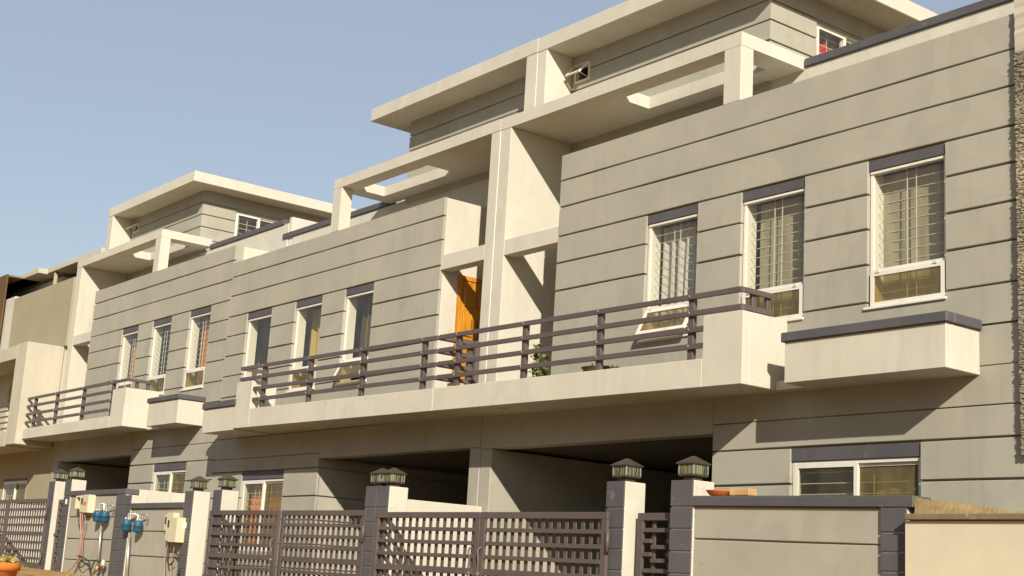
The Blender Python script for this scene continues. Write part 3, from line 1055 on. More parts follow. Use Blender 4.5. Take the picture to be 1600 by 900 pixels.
def side_cloth(x, y0, y1, z0, z1, mat, label):
    n = 40
    vs, fs = [], []
    for r in range(6):
        z = z0 + (z1 - z0) * r / 5
        for i in range(n + 1):
            t = i / n
            top = z - (0.10 * (0.5 + 0.5 * math.sin(t * 17)) if r == 5 else 0)
            vs.append((x + 0.03 * math.sin(t * 30 + r * 0.3), y0 + (y1 - y0) * t, top))
    for r in range(5):
        for i in range(n):
            a = r * (n + 1) + i
            fs.append((a, a + 1, a + n + 2, a + n + 1))
    tag(mesh('curtain', vs, fs, mat, None, True), label, 'curtain')


side_cloth(3.655, 1.90, 2.38, 8.0, 8.50, CURT_R, 'red cloth hanging inside the rooftop window of the end house')

# ------------------------------------------------------------------ boundary walls, pillars
YG = -1.51


def pillar(w, x0, x1, zt, first, step, y1=-1.23, n=8, wide=None):
    """cream pillar whose street face carries grooved plum-grey blocks"""
    g = gz((x0 + x1) / 2) - 0.25
    p = box('pillar', x0 + 0.0, x1, YG + 0.0145, y1, g, zt, CREAM, w, 0.008)
    z = zt
    nz = first
    while z > g + 0.05:
        box('block', x0 - 0.004, x1 - 0.0005, YG, YG + 0.014, max(nz + 0.006, g), z - (0.0 if z == zt else 0.006), TRIM, p, 0.004)
        z = nz
        nz -= step
    return p


def bwall(w, x0, x1, zt, grooves, z_cap, cx0, cx1):
    g = gz((x0 + x1) / 2) - 0.25
    box('wall_core', x0, x1, YG + 0.056, YG + 0.2, g, zt, GREY, w, 0)
    zs = [zt] + grooves + [g]
    bands('x', x0, x1, zs, YG + 0.03, YG + 0.055, [], GREY, w, gap=0.014)
    box('coping', cx0, cx1, YG - 0.004, YG + 0.235, zt + 0.001, z_cap, TRIM, w, 0.008)


# end house
w = thing('boundary_wall', 6.3, YG, gz(6.3), 'grey boundary wall with plum coping in front of the end house window, lower right', 'wall', 'front boundary walls')
TILT = -0.012
bwall(w, 5.3155, 7.382, 2.517, [2.23, 1.86], 2.612, 5.3155, 7.69)
TILT = 0.0
pillar(w, 5.034, 5.3145, 2.692, 2.452, 0.2)
pillar(w, 7.383, 7.625, 2.426, 2.235, 0.15, y1=-1.28)
w = thing('gate_pillar', 4.27, YG, gz(4.27), 'slim gate pillar with plum blocks between the wide gate and the small side gate, end house', 'pillar', 'gate pillars')
pillar(w, 4.146, 4.4, 2.70, 2.446, 0.196)
# shared centre pillar and the low dividing wall behind it
w = thing('gate_pillar', 0.0, YG, gz(0), 'broad double gate pillar under the two touching lanterns', 'pillar', 'gate pillars')
pillar(w, -0.243, 0.003, 2.732, 2.478, 0.175)
pillar(w, 0.0065, 0.268, 2.73, 2.478, 0.175)
w = thing('dividing_wall', 0.0, -0.6, gz(0), 'low cream dividing wall running from the double pillar to the houses', 'wall')
box('wall_core', -0.1, 0.12, -1.228, -0.003, gz(0) - 0.2, 2.605, CREAM, w, 0.008)
# middle house
w = thing('boundary_wall', -6.3, YG, gz(-6.3), 'grey boundary wall carrying the closed cream meter box, middle house', 'wall', 'front boundary walls')
bwall(w, -7.349, -5.342, 2.503, [2.152, 1.767], 2.592, -7.33, -5.342)
pillar(w, -5.34, -5.06, 2.757, 2.37, 0.19)
pillar(w, -7.612, -7.35, 2.725, 2.56, 0.18)
w = thing('gate_pillar', -4.26, YG, gz(-4.26), 'gate pillar with plum blocks at the hinge side of the middle house gate', 'pillar', 'gate pillars')
pillar(w, -4.392, -4.135, 2.757, 2.44, 0.19)
w = thing('dividing_wall', -7.62, -0.6, gz(-7.6), 'cream dividing wall seen above the middle house boundary coping', 'wall')
box('wall_core', -7.78, -7.6, -1.27, -0.003, gz(-7.6) - 0.2, 2.838, CREAM, w, 0.008)
# left house
w = thing('boundary_wall', -9.0, YG, gz(-9), 'grey boundary wall carrying the open cream meter box, left house', 'wall', 'front boundary walls')
bwall(w, -10.076, -7.951, 2.745, [2.378, 2.005, 1.65], 2.832, -10.076, -7.60)
pillar(w, -10.358, -10.0775, 3.038, 2.745, 0.182)
pillar(w, -7.95, -7.6135, 2.742, 2.57, 0.185, y1=-1.28)
w = thing('dividing_wall', -15.35, -0.6, gz(-15), 'cream dividing wall seen through the slats of the left house gate', 'wall')
box('wall_core', -15.42, -15.25, -1.5, -0.003, gz(-15) - 0.2, 2.72, CREAM, w, 0.008)
w = thing('gate_pillar', -11.04, YG, gz(-11), 'gate pillar beside the small side gate of the left house', 'pillar', 'gate pillars')
pillar(w, -11.17, -10.895, 3.024, 2.72, 0.182)


# ------------------------------------------------------------------ lanterns
def lantern_parts(name, x, y, z, label):
    t = thing(name, x, y, z, label, 'lantern', 'lanterns on the gate pillars')
    a = 0.092
    box('base', x - 0.062, x + 0.062, y - 0.062, y + 0.062, z + 0.001, z + 0.042, BRONZE, t, 0.004)
    box('tray', x - a - 0.008, x + a + 0.008, y - a - 0.008, y + a + 0.008, z + 0.043, z + 0.062, BRONZE, t, 0.004)
    for sx in (-1, 1):
        for sy in (-1, 1):
            box('corner_post', x + sx * a - 0.006, x + sx * a + 0.006, y + sy * a - 0.006, y + sy * a + 0.006, z + 0.0625, z + 0.155, STEEL, t, 0)
    for sx, sy in ((0, -1), (1, 0), (0, 1), (-1, 0)):
        if sx == 0:
            box('glass_panel', x - a + 0.008, x + a - 0.008, y + sy * a - 0.003, y + sy * a + 0.003, z + 0.0625, z + 0.152, LGLASS, t, 0)
        else:
            box('glass_panel', x + sx * a - 0.003, x + sx * a + 0.003, y - a + 0.008, y + a - 0.008, z + 0.0625, z + 0.152, LGLASS, t, 0)
    e = a + 0.022
    vs = [(x - e, y - e, z + 0.153), (x + e, y - e, z + 0.153), (x + e, y + e, z + 0.153), (x - e, y + e, z + 0.153),
          (x - e, y - e, z + 0.165), (x + e, y - e, z + 0.165), (x + e, y + e, z + 0.165), (x - e, y + e, z + 0.165),
          (x - 0.012, y - 0.012, z + 0.232), (x + 0.012, y - 0.012, z + 0.232), (x + 0.012, y + 0.012, z + 0.232), (x - 0.012, y + 0.012, z + 0.232)]
    fs = [(3, 2, 1, 0), (0, 1, 5, 4), (1, 2, 6, 5), (2, 3, 7, 6), (3, 0, 4, 7), (4, 5, 9, 8), (5, 6, 10, 9), (6, 7, 11, 10), (7, 4, 8, 11), (8, 9, 10, 11)]
    mesh('roof', vs, fs, BRONZE, t, recalc=True)
    return t


for x, z, l in ((4.272, 2.70, 'bronze lantern on the slim pillar, left of the rightmost lantern'),
                (5.175, 2.692, 'rightmost bronze lantern, standing nearest the terracotta saucer'),
                (0.137, 2.73, 'right one of the two touching bronze lanterns on the double pillar'),
                (-0.12, 2.732, 'left one of the two touching bronze lanterns on the double pillar'),
                (-4.262, 2.757, 'bronze lantern on the pillar at the hinge end of the middle house gate'),
                (-5.2, 2.757, 'bronze lantern on the pillar that ends the wall with the closed meter box'),
                (-11.03, 3.024, 'leftmost bronze lantern of the row'),
                (-10.218, 3.038, 'bronze lantern above the open meter box, second from the left')):
    lantern_parts('pillar_lantern', x, -1.37, z, l)


# ------------------------------------------------------------------ gates
def gate_leaf(x0, x1, zt, zb, y, label, pitch=0.131, handle=None, hinge=None, sl=0.054):
    t = thing('gate_leaf', (x0 + x1) / 2, y, zb, label, 'gate', 'slatted driveway gate leaves')
    sw = 0.085
    y0, y1 = y, y + 0.035
    box('top_rail', x0, x1, y0, y1, zt - 0.068, zt, GATEM, t, 0.004)
    box('bottom_rail', x0, x1, y0, y1, zb, zb + 0.07, GATEM, t, 0.004)
    zm = (zt + zb) / 2
    box('stile', x0, x0 + sw, y0, y1, zb + 0.0705, zt - 0.0685, GATEM, t, 0.004)
    box('stile', x1 - sw, x1, y0, y1, zb + 0.0705, zt - 0.0685, GATEM, t, 0.004)
    a, b = x0 + sw + 0.0005, x1 - sw - 0.0005
    box('middle_rail', a, b, y0, y1, zm - 0.035, zm + 0.035, GATEM, t, 0.004)
    hgt = zt - 0.068 - (zm + 0.035)
    row = (hgt - 3 * 0.043) / 4
    for sgn in (1, -1):
        for k in range(3):
            d = 0.035 + row * (k + 1) + 0.043 * k
            z = zm + sgn * (d + 0.0215)
            box('bar', a, b, y0 + 0.002, y1 - 0.004, z - 0.0215, z + 0.0215, GATEM, t, 0.003)
    n = max(3, int(round((b - a) / pitch)))
    for k in range(n):
        cx = a + (b - a) * (k + 0.5) / n
        box('slat', cx - sl / 2, cx + sl / 2, y1 + 0.0005, y1 + 0.012, zb + 0.03, zt - 0.03, GATEM, t, 0.003)
    if handle is not None:
        hx = handle
        tube('handle', bezier([(hx, y0 - 0.004, zm + 0.26), (hx - 0.012, y0 - 0.04, zm + 0.22), (hx + 0.012, y0 - 0.045, zm + 0.10), (hx - 0.008, y0 - 0.04, zm - 0.05), (hx, y0 - 0.004, zm - 0.1)], 6), 0.011, GATEM, t, 8)
        lathe('lock_knob', hx - 0.05, y0 - 0.004, zm - 0.02, [(0.018, -0.018), (0.022, 0.0), (0.018, 0.018)], STEEL, t, 10)
    if hinge is not None:
        for zz in (zt - 0.28, zb + 0.2):
            tube('hinge', [(hinge, y0 - 0.01, zz - 0.10), (hinge, y0 - 0.01, zz + 0.10)], 0.02, GATEM, t, 10)
    return t


TILT = -0.004
ga = gate_leaf(0.095, 2.19, 2.42, 1.16, -1.565, 'left leaf of the wide brown slatted gate, hung from the double pillar', handle=2.09, pitch=0.134)
gb_ = gate_leaf(2.20, 4.235, 2.42, 1.16, -1.565, 'right leaf of the wide brown slatted gate, hinged beside the slim pillar', handle=2.255, hinge=4.262, pitch=0.128)
gate_leaf(-4.375, -2.315, 2.445, 1.19, -1.545, 'gate leaf in front of the orange curtained window, middle house', handle=-2.38, pitch=0.128)
gate_leaf(-2.295, -0.205, 2.445, 1.19, -1.515, 'gate leaf hinged left of the double pillar, middle house', hinge=-0.21, pitch=0.131)
TILT = 0.0
gate_leaf(-13.25, -11.075, 2.712, 1.44, -1.535, 'grey brown slatted gate leaf above the potted plant, left house', hinge=-11.06, pitch=0.13)
gate_leaf(-15.3, -13.27, 2.712, 1.44, -1.535, 'slatted gate leaf cut off by the left edge of the picture', handle=-13.33, pitch=0.13)


def wicket(x0, x1, zt, zb, y, label, rot=0.0):
    t = thing('side_gate', x0, y, zb, label, 'gate', 'narrow side gates')
    y0, y1 = y, y + 0.035
    sw = 0.075
    bs = [('top_rail', x0, x1, zt - 0.07, zt), ('bottom_rail', x0, x1, zb, zb + 0.08), ('stile', x0, x0 + sw, zb + 0.0805, zt - 0.0705), ('stile', x1 - sw, x1, zb + 0.0805, zt - 0.0705)]
    xm0, xm1 = x0 + 0.19, x1 - 0.16
    hgt = zt - zb
    z = zt - 0.16
    k = 0
    while z > zb + 0.14:
        if k % 3 == 0:
            bs.append(('bar', x0 + sw + 0.0005, x1 - sw - 0.0005, z - 0.02, z + 0.02))
        else:
            bs.append(('bar', x0 + sw + 0.0005, xm0, z + 0.005, z + 0.045))
            bs.append(('bar', xm0 + 0.0005, xm1 - 0.0005, z - 0.05, z - 0.012))
            bs.append(('bar', xm1, x1 - sw - 0.0005, z + 0.005, z + 0.045))
        z -= 0.125
        k += 1
    for n, a, b, c, d in bs:
        box(n, a, b, y0, y1, c, d, GATEM, t, 0.003)
    for xx in (xm0, xm1):
        box('slat', xx - 0.022, xx + 0.022, y1 + 0.001, y1 + 0.02, zb + 0.03, zt - 0.03, GATEM, t, 0.003)
    box('latch', x0 + 0.02, x0 + 0.14, y0 - 0.03, y0 - 0.001, (zt + zb) / 2 - 0.02, (zt + zb) / 2 + 0.02, GATEM, t, 0.004)
    t.rotation_euler.z = rot
    return t


wicket(4.475, 5.03, 2.405, 1.14, -1.395, 'narrow brown side gate between the two right lantern pillars')
wicket(-10.885, -10.365, 2.70, 1.45, -1.40, 'narrow brown side gate left of the open meter box')
wt = thing('side_gate', -4.40, -1.40, 1.2, 'narrow side gate standing half open beside the middle house pillar', 'gate', 'narrow side gates')
for n, a, b, c, d in (('top_rail', -0.56, 0, 2.36, 2.43), ('bottom_rail', -0.56, 0, 1.2, 1.28), ('stile', -0.56, -0.48, 1.2805, 2.3595), ('stile', -0.08, 0, 1.2805, 2.3595),
                      ('slat', -0.40, -0.35, 1.2805, 2.3595), ('slat', -0.22, -0.17, 1.2805, 2.3595)):
    o = box(n, -4.40 + a, -4.40 + b, -1.40, -1.365, c, d, GATEM, wt, 0.003)
wt.rotation_euler.z = math.radians(-62)

# ------------------------------------------------------------------ services on the wall
def meter_cabinet(x0, x1, z0, z1, label, cells):
    t = thing('meter_box', (x0 + x1) / 2, YG + 0.02, z0, label, 'meter box', 'electricity meter boxes')
    for (n, a, b, c, d, e, mat) in cells:
        box(n, a, b, YG + 0.028 - e, YG + 0.028, c, d, mat, t, 0.006)
    return t


t = meter_cabinet(-9.6, -8.87, 2.44, 2.74, 'cream meter box with a red label and one door open, on the left house wall', [
    ('cabinet', -9.14, -8.90, 2.44, 2.745, 0.13, BOX), ('cabinet', -9.31, -9.145, 2.45, 2.74, 0.11, BOX), ('frame', -9.55, -9.53, 2.50, 2.735, 0.11, BOX),
    ('frame', -9.34, -9.315, 2.50, 2.735, 0.11, BOX), ('frame', -9.529, -9.341, 2.70, 2.735, 0.11, BOX), ('frame', -9.529, -9.341, 2.50, 2.53, 0.11, BOX), ('inside', -9.529, -9.341, 2.531, 2.699, 0.02, BLACK)])
box('label_plate', -9.10, -8.99, YG - 0.107, YG - 0.102, 2.565, 2.625, REDL, t, 0.002)
box('meter_window', -9.275, -9.20, YG - 0.087, YG - 0.082, 2.58, 2.69, BLACK, t, 0.002)
t = meter_cabinet(-5.97, -5.2, 1.99, 2.43, 'closed cream meter box with two cabinets on the middle house wall', [
    ('cabinet', -5.50, -5.22, 1.99, 2.355, 0.16, BOX), ('cabinet', -5.745, -5.505, 2.01, 2.43, 0.10, BOX), ('cabinet', -5.90, -5.75, 2.16, 2.41, 0.06, BOX)])
box('meter_window', -5.68, -5.585, YG - 0.077, YG - 0.072, 2.21, 2.32, BLACK, t, 0.002)
box('meter_window', -5.875, -5.83, YG - 0.037, YG - 0.032, 2.26, 2.37, BLACK, t, 0.002)
box('catch', -5.53, -5.515, YG - 0.08, YG - 0.0725, 2.15, 2.2, STEEL, t, 0.002)


def gas_meter(x, z, label, sgn=1):
    y = YG - 0.075
    t = thing('gas_meter', x, y, z, label, 'gas meter', 'blue gas meters')
    vs_prof = [(0.05, -0.015), (0.085, 0.0), (0.1, 0.025), (0.1, 0.10), (0.105, 0.102), (0.105, 0.118), (0.1, 0.12), (0.1, 0.17), (0.085, 0.19), (0.04, 0.2)]
    lathe('case', x, y, z, [(r * 0.74, hh * 0.86) for r, hh in vs_prof], BLUE, t, 20)
    lathe('union', x + 0.05, y, z + 0.155, [(0.016, 0), (0.016, 0.06)], STEEL, t, 10)
    lathe('union', x - 0.05, y, z + 0.155, [(0.016, 0), (0.016, 0.06)], STEEL, t, 10)
    box('index', x - 0.05, x + 0.05, y - 0.105, y - 0.093, z + 0.06, z + 0.10, WHITE, t, 0.003) if False else None
    tube('outlet', bezier([(x + 0.05, y, z + 0.22), (x + 0.06, y, z + 0.27), (x + 0.16, y + 0.02, z + 0.275), (x + 0.22, y + 0.03, z + 0.27), (x + 0.20, y + 0.06, z + 0.22), (x + 0.13, y + 0.09, z + 0.13)], 6), 0.012, STEEL, t, 8)
    return t


gas_meter(-8.49, 2.30, 'blue gas meter farther left of the pair on the left house wall')
gas_meter(-8.185, 2.29, 'blue gas meter on the left house wall, next to the dark end pillar')
gas_meter(-7.235, 2.155, 'blue gas meter on the dark end pillar of the middle house')
gas_meter(-6.78, 2.135, 'blue gas meter on the plain wall between dark pillar and closed meter box')
yp_ = YG - 0.03
t = thing('gas_pipe', -8.3, yp_, 1.45, 'galvanised gas riser with valve under the pair of meters, left house', 'pipe', 'gas risers')
tube('riser', [(-8.32, yp_ - 0.03, 2.30), (-8.26, yp_ - 0.03, 1.55)], 0.019, STEEL, t, 10)
tube('branch', bezier([(-8.44, yp_ - 0.04, 2.50), (-8.46, yp_ - 0.04, 2.57), (-8.3, yp_ - 0.04, 2.585), (-8.26, yp_ - 0.04, 2.55), (-8.24, yp_ - 0.04, 2.48)], 6), 0.014, WHITE, t, 8)
tube('branch', [(-8.27, yp_ - 0.03, 1.60), (-8.02, yp_ - 0.03, 1.60)], 0.017, STEEL, t, 8)
lathe('valve', -8.255, yp_ - 0.04, 1.50, [(0.02, 0), (0.035, 0.01), (0.035, 0.06), (0.02, 0.07)], BRASS, t, 10)
lathe('tap', -8.0, yp_ - 0.05, 1.60, [(0.02, -0.03), (0.04, 0), (0.03, 0.06), (0.015, 0.08)], BOX, t, 10)
t = thing('gas_pipe', -7.1, yp_, 1.4, 'galvanised gas riser against the dark end pillar, middle house', 'pipe', 'gas risers')
tube('riser', [(-7.14, yp_ - 0.02, 2.12), (-7.05, yp_ - 0.02, 1.38)], 0.02, STEEL, t, 10)
tube('branch', bezier([(-7.19, yp_ - 0.04, 2.36), (-7.2, yp_ - 0.04, 2.41), (-7.0, yp_ - 0.04, 2.41), (-6.83, yp_ - 0.04, 2.39), (-6.82, yp_ - 0.04, 2.34)], 6), 0.013, WHITE, t, 8)


def cable(name, pts, r, mat, label):
    o = tube(name, bezier(pts, 8), r, mat, None, 6)
    return tag(o, label, 'cable', 'service cables on the boundary walls')


yc = YG - 0.01
for k, (dx, dx2, mt, lb) in enumerate(((0.0, 0.0, PINK, 'pink bundle of wires hanging straight below the open meter box'), (0.07, 0.04, PINK, 'second pink wire below the open meter box, running down to the earth'),
                                       (-0.07, 0.02, CABLE, 'thin dark looping wire left of the pink bundle'), (0.16, 0.10, PINK, 'pink wire on the right side of the hanging bundle'))):
    cable('wire', [(-9.30 + dx, yc - 0.05, 2.44), (-9.28 + dx * 1.4, yc - 0.03, 2.25), (-9.22 + dx2, yc - 0.03, 2.05), (-9.20 + dx2, yc - 0.02, 1.75), (-9.27 + dx2, yc - 0.04, 1.6), (-9.45 + dx2 * 0.5, yc - 0.15, 1.40)],
          0.016 if k == 0 else 0.008, mt, lb)
cable('wire', [(-9.27, yc - 0.03, 1.72), (-8.95, yc - 0.05, 1.70), (-8.62, yc - 0.06, 1.62), (-8.52, yc - 0.06, 1.50), (-8.42, yc - 0.06, 1.62), (-8.25, yc - 0.08, 1.66), (-8.05, yc - 0.05, 1.58)], 0.011, CABLE, 'black cable drooping across to the gas riser')
cable('wire', [(-9.22, yc - 0.03, 1.62), (-9.0, yc - 0.05, 1.53), (-8.7, yc - 0.05, 1.60), (-8.5, yc - 0.05, 1.40), (-8.32, yc - 0.05, 1.48), (-8.1, yc - 0.05, 1.56), (-8.0, yc - 0.05, 1.42)], 0.010, CABLE, 'lower black cable looping near the earth, left house wall')
cable('wire', [(-5.60, yc - 0.03, 2.02), (-5.66, yc - 0.04, 1.90), (-5.70, yc - 0.04, 1.75), (-5.66, yc - 0.04, 1.55), (-5.60, yc - 0.06, 1.38)], 0.010, PINK, 'pink cable below the closed meter box, left one')
cable('wire', [(-5.38, yc - 0.05, 2.0), (-5.42, yc - 0.04, 1.88), (-5.48, yc - 0.04, 1.72), (-5.42, yc - 0.04, 1.50), (-5.38, yc - 0.06, 1.35)], 0.010, PINK, 'pink cable below the closed meter box, right one')
cable('wire', [(-5.62, yc - 0.03, 2.02), (-5.60, yc - 0.05, 1.78), (-5.50, yc - 0.05, 1.66), (-5.36, yc - 0.05, 1.72)], 0.012, CABLE, 'short black cable sagging between the pink cables')
cable('wire', [(-5.40, yc - 0.04, 1.86), (-5.22, yc - 0.05, 1.78), (-5.14, yc - 0.05, 1.60), (-5.18, yc - 0.06, 1.42)], 0.012, CABLE, 'black cable bowing out right of the pink cables')
for x, z, l in ((-10.19, 2.645, 'white bell push on the lantern pillar next to the open meter box'), (-5.21, 2.245, 'white bell push on the pillar next to the closed meter box')):
    t = thing('bell_push', x, YG, z, l, 'bell push', 'bell pushes')
    box('plate', x - 0.035, x + 0.035, YG - 0.013, YG - 0.001, z - 0.045, z + 0.045, WHITE, t, 0.004)
    box('button', x - 0.014, x + 0.014, YG - 0.019, YG - 0.0135, z - 0.018, z + 0.018, WHITE, t, 0.003)

# ------------------------------------------------------------------ things on the coping
TZ = 2.612 - 0.012 * 5.6
o = lathe('saucer', 5.56, YG + 0.10, TZ, [(0.075, 0.0), (0.10, 0.012), (0.128, 0.045), (0.134, 0.05), (0.12, 0.045), (0.095, 0.02), (0.05, 0.018)], TERRA, None, 28)
tag(o, 'terracotta plant saucer lying on the coping next to the rightmost lantern', 'saucer')
o = box('brick', 5.72, 5.955, YG + 0.04, YG + 0.15, TZ - 0.001, TZ + 0.062, BRICKM, None, 0.008)
tag(o, 'loose sandy brick lying on the coping beside the terracotta saucer', 'brick')


# ------------------------------------------------------------------ plants
def leaves(name, n, cx, cy, cz, rx, rz, size, mat, parent, up=0.3):
    vs, fs = [], []
    for i in range(n):
        a = random.uniform(0, 2 * math.pi)
        r = math.sqrt(random.random())
        p = Vector((cx + rx * r * math.cos(a), cy + rx * r * math.sin(a), cz + rz * random.random()))
        d = Vector((random.gauss(0, 1), random.gauss(0, 1), random.gauss(up, 0.8))).normalized()
        sd = d.cross(Vector((random.gauss(0, 1), random.gauss(0, 1), random.gauss(0, 1)))).normalized()
        l = size * random.uniform(0.6, 1.3)
        w = l * 0.32
        nrm = d.cross(sd) * (l * 0.12)
        b = len(vs)
        for q in (p, p + d * l * 0.5 + sd * w + nrm, p + d * l, p + d * l * 0.5 - sd * w + nrm):
            vs.append(tuple(q))
        fs.append((b, b + 1, b + 2, b + 3))
    return mesh(name, vs, fs, mat, parent, origin=(cx, cy, cz))


def potted(x, y, z, r, hgt, label, mat_leaf, n, spread, height, size):
    t = thing('potted_plant', x, y, z, label, 'potted plant')
    lathe('pot', x, y, z, [(r * 0.50, 0), (r * 0.54, 0.01), (r * 0.95, hgt * 0.85), (r * 1.06, hgt * 0.86), (r * 1.06, hgt), (r * 0.92, hgt), (r * 0.88, hgt * 0.85)], TERRA, t, 32)
    lathe('soil', x, y, z + hgt * 0.86, [(r * 0.87, 0), (r * 0.4, 0.015)], EARTH, t, 20)
    for k in range(9):
        a = random.uniform(0, 6.28)
        rr = spread * random.uniform(0.2, 0.8)
        tube('stem', [(x + rr * 0.4 * math.cos(a), y + rr * 0.4 * math.sin(a), z + hgt * 0.86), (x + rr * math.cos(a), y + rr * math.sin(a), z + hgt + height * random.uniform(0.4, 0.8))], 0.006, STEM, t, 5)
    leaves('foliage', n, x, y, z + hgt * 0.92, spread, height, size, mat_leaf, t)
    return t


potted(1.83, -6.5, 1.14, 0.195, 0.46, 'terracotta pot of yellowing plants in the bottom left corner', LEAFY, 380, 0.18, 0.075, 0.04)
# balcony plants
t = thing('potted_plant', 1.62, -0.42, 3.9, 'leafy green plant behind the balcony railing beside the recess', 'potted plant')
lathe('pot', 1.62, -0.42, 3.9, [(0.07, 0), (0.1, 0.15), (0.105, 0.16), (0.09, 0.15)], TERRA, t, 18)
tube('stem', bezier([(1.60, -0.42, 4.04), (1.58, -0.42, 4.2), (1.56, -0.43, 4.44)], 5), 0.012, STEM, t, 6)
tube('stem', bezier([(1.64, -0.42, 4.04), (1.70, -0.40, 4.2), (1.76, -0.40, 4.32)], 5), 0.022, STEM, t, 6)
leaves('foliage', 150, 1.57, -0.42, 4.05, 0.055, 0.40, 0.055, LEAF, t)
leaves('foliage', 90, 1.70, -0.42, 4.02, 0.06, 0.14, 0.05, LEAF, t)
t = thing('flower_bowl', 2.75, -0.40, 3.88, 'wide dark bowl whose rim just shows above the balcony parapet', 'bowl')
lathe('bowl', 2.75, -0.40, 3.88, [(0.1, 0), (0.2, 0.1), (0.23, 0.19), (0.25, 0.20), (0.21, 0.2), (0.2, 0.16)], BROWN, t, 24)
leaves('dry_plants', 150, 2.75, -0.40, 4.06, 0.2, 0.03, 0.035, BROWN, t)['kind'] = 'stuff'
o = box('brick', -0.06, 0.12, -0.55, -0.40, 3.93, 4.115, BRICKM, None, 0.008)
tag(o, 'sandy block standing on the balcony floor at the party line below the railing return', 'brick')


def weeds():
    vs, fs = [], []
    for i in range(900):
        x, y = random.uniform(-13.5, -7.0), random.uniform(-2.7, -1.58)
        if math.sin(x * 3.1) + math.sin(x * 1.3 + y * 4) < 0.4:
            continue
        z = gz(x) + (0.05 if y < -1.9 else 0.008)
        for k in range(3):
            a = random.uniform(0, 6.28)
            hgt = random.uniform(0.02, 0.07)
            d = Vector((math.cos(a), math.sin(a), 0))
            sd = Vector((-d.y, d.x, 0)) * 0.006
            p = Vector((x, y, z - 0.05))
            q = p + d * hgt * 0.5 + Vector((0, 0, hgt + 0.05))
            b = len(vs)
            vs += [tuple(p - sd), tuple(p + sd), tuple(q)]
            fs.append((b, b + 1, b + 2))
    o = mesh('weeds', vs, fs, LEAFY)
    o['kind'] = 'stuff'
    o['label'] = 'dry weeds on the earth strip along the left house wall'
    o['category'] = 'weeds'


weeds()


def bank():
    """low uneven earth bank in front of the left wall"""
    vs, fs = [], []
    nx, ny = 60, 10
    for j in range(ny + 1):
        for i in range(nx + 1):
            x = -10.0 + 4.2 * i / nx
            y = -2.75 + 1.15 * j / ny
            e = min(1, 6 * min(i / nx, 1 - i / nx)) * math.sin(math.pi * min(1.0, (j / ny) * 0.95 + 0.05)) ** 0.5
            vs.append((x, y, gz(x) - 0.03 + e * (0.055 + 0.02 * math.sin(x * 4.3 + y * 3) + random.uniform(-0.008, 0.008))))
    for j in range(ny):
        for i in range(nx):
            a = j * (nx + 1) + i
            fs.append((a, a + 1, a + nx + 2, a + nx + 1))
    structure(mesh('earth_bank', vs, fs, EARTH, smooth=True))


bank()

# ------------------------------------------------------------------ right-hand neighbour
def rough_block(name, x0, x1, y0, y1, z0, z1, nx, ny, nz, amp, mat, parent, per=3):
    """block of raw masonry: courses stand in and out, ragged arris"""
    vs, ix, fs = [], {}, []
    rnd = random.Random(3)
    course = {}

    def v(i, j, k):
        if (i, j, k) in ix:
            return ix[(i, j, k)]
        z = z0 + (z1 - z0) * k / nz
        c = course.setdefault(k // per, rnd.uniform(-1, 1))
        joint = 0.5 if k % per == 0 else 0.0
        d = amp * (0.25 * c + rnd.uniform(-0.6, 0.6)) + amp * joint
        x = x0 + (x1 - x0) * i / nx
        y = y0 + (y1 - y0) * j / ny
        if j == 0:
            y += d
        if i == 0:
            x += d * 0.3
        if i == nx:
            x += d * 0.3
        if k == nz and amp > 0.02:
            z += amp * rnd.uniform(-0.3, 0.7)
        ix[(i, j, k)] = len(vs)
        vs.append((x, y, z))
        return ix[(i, j, k)]
    for k in range(nz):
        for i in range(nx):
            fs.append((v(i, 0, k), v(i + 1, 0, k), v(i + 1, 0, k + 1), v(i, 0, k + 1)))
            fs.append((v(i, ny, k), v(i, ny, k + 1), v(i + 1, ny, k + 1), v(i + 1, ny, k)))
        for j in range(ny):
            fs.append((v(0, j, k), v(0, j, k + 1), v(0, j + 1, k + 1), v(0, j + 1, k)))
            fs.append((v(nx, j, k), v(nx, j + 1, k), v(nx, j + 1, k + 1), v(nx, j, k + 1)))
    for i in range(nx):
        for j in range(ny):
            fs.append((v(i, j, 0), v(i, j + 1, 0), v(i + 1, j + 1, 0), v(i + 1, j, 0)))
            fs.append((v(i, j, nz), v(i + 1, j, nz), v(i + 1, j + 1, nz), v(i, j + 1, nz)))
    return mesh(name, vs, fs, mat, parent, recalc=True)


nb = thing('blockwork_pier', 7.95, 0.0, 2.9, 'rough unplastered blockwork pier of the neighbouring house at the right edge', 'pier')
rough_block('masonry', 7.703, 8.3, -0.062, 0.5, 2.97, 6.56, 30, 6, 420, 0.013, RAWB, nb, 5)
rough_block('rendered_top', 7.708, 8.6, -0.055, 0.9, 6.561, 7.4, 6, 6, 24, 0.006, SAND, nb)
box('lower_wall', 7.73, 8.6, 0.02, 0.9, gz(8) - 0.3, 2.968, SAND, nb, 0.01)

w = thing('dividing_wall', 7.6, -0.8, gz(7.6), 'dividing wall with crumbling bare render on its right face, behind the cream wall', 'wall')
box('wall_core', 7.45, 7.68, -1.275, -0.003, gz(7.6) - 0.2, 2.495, CREAM, w, 0.008)
rough_block('bare_render', 7.692, 7.712, -1.506, -0.02, 1.0, 2.495, 3, 46, 40, 0.021, ROUGH, w)
w = thing('garden_wall', 9.0, -1.59, gz(9), 'plain cream yellow wall with a concrete coping in the bottom right corner', 'wall')
box('wall_core', 7.668, 11.5, -1.59, -1.40, gz(9) - 0.3, 2.322, CREAMY, w, 0.006)
box('coping', 7.69, 11.5, -1.625, -1.37, 2.325, 2.372, CONC, w, 0.006)

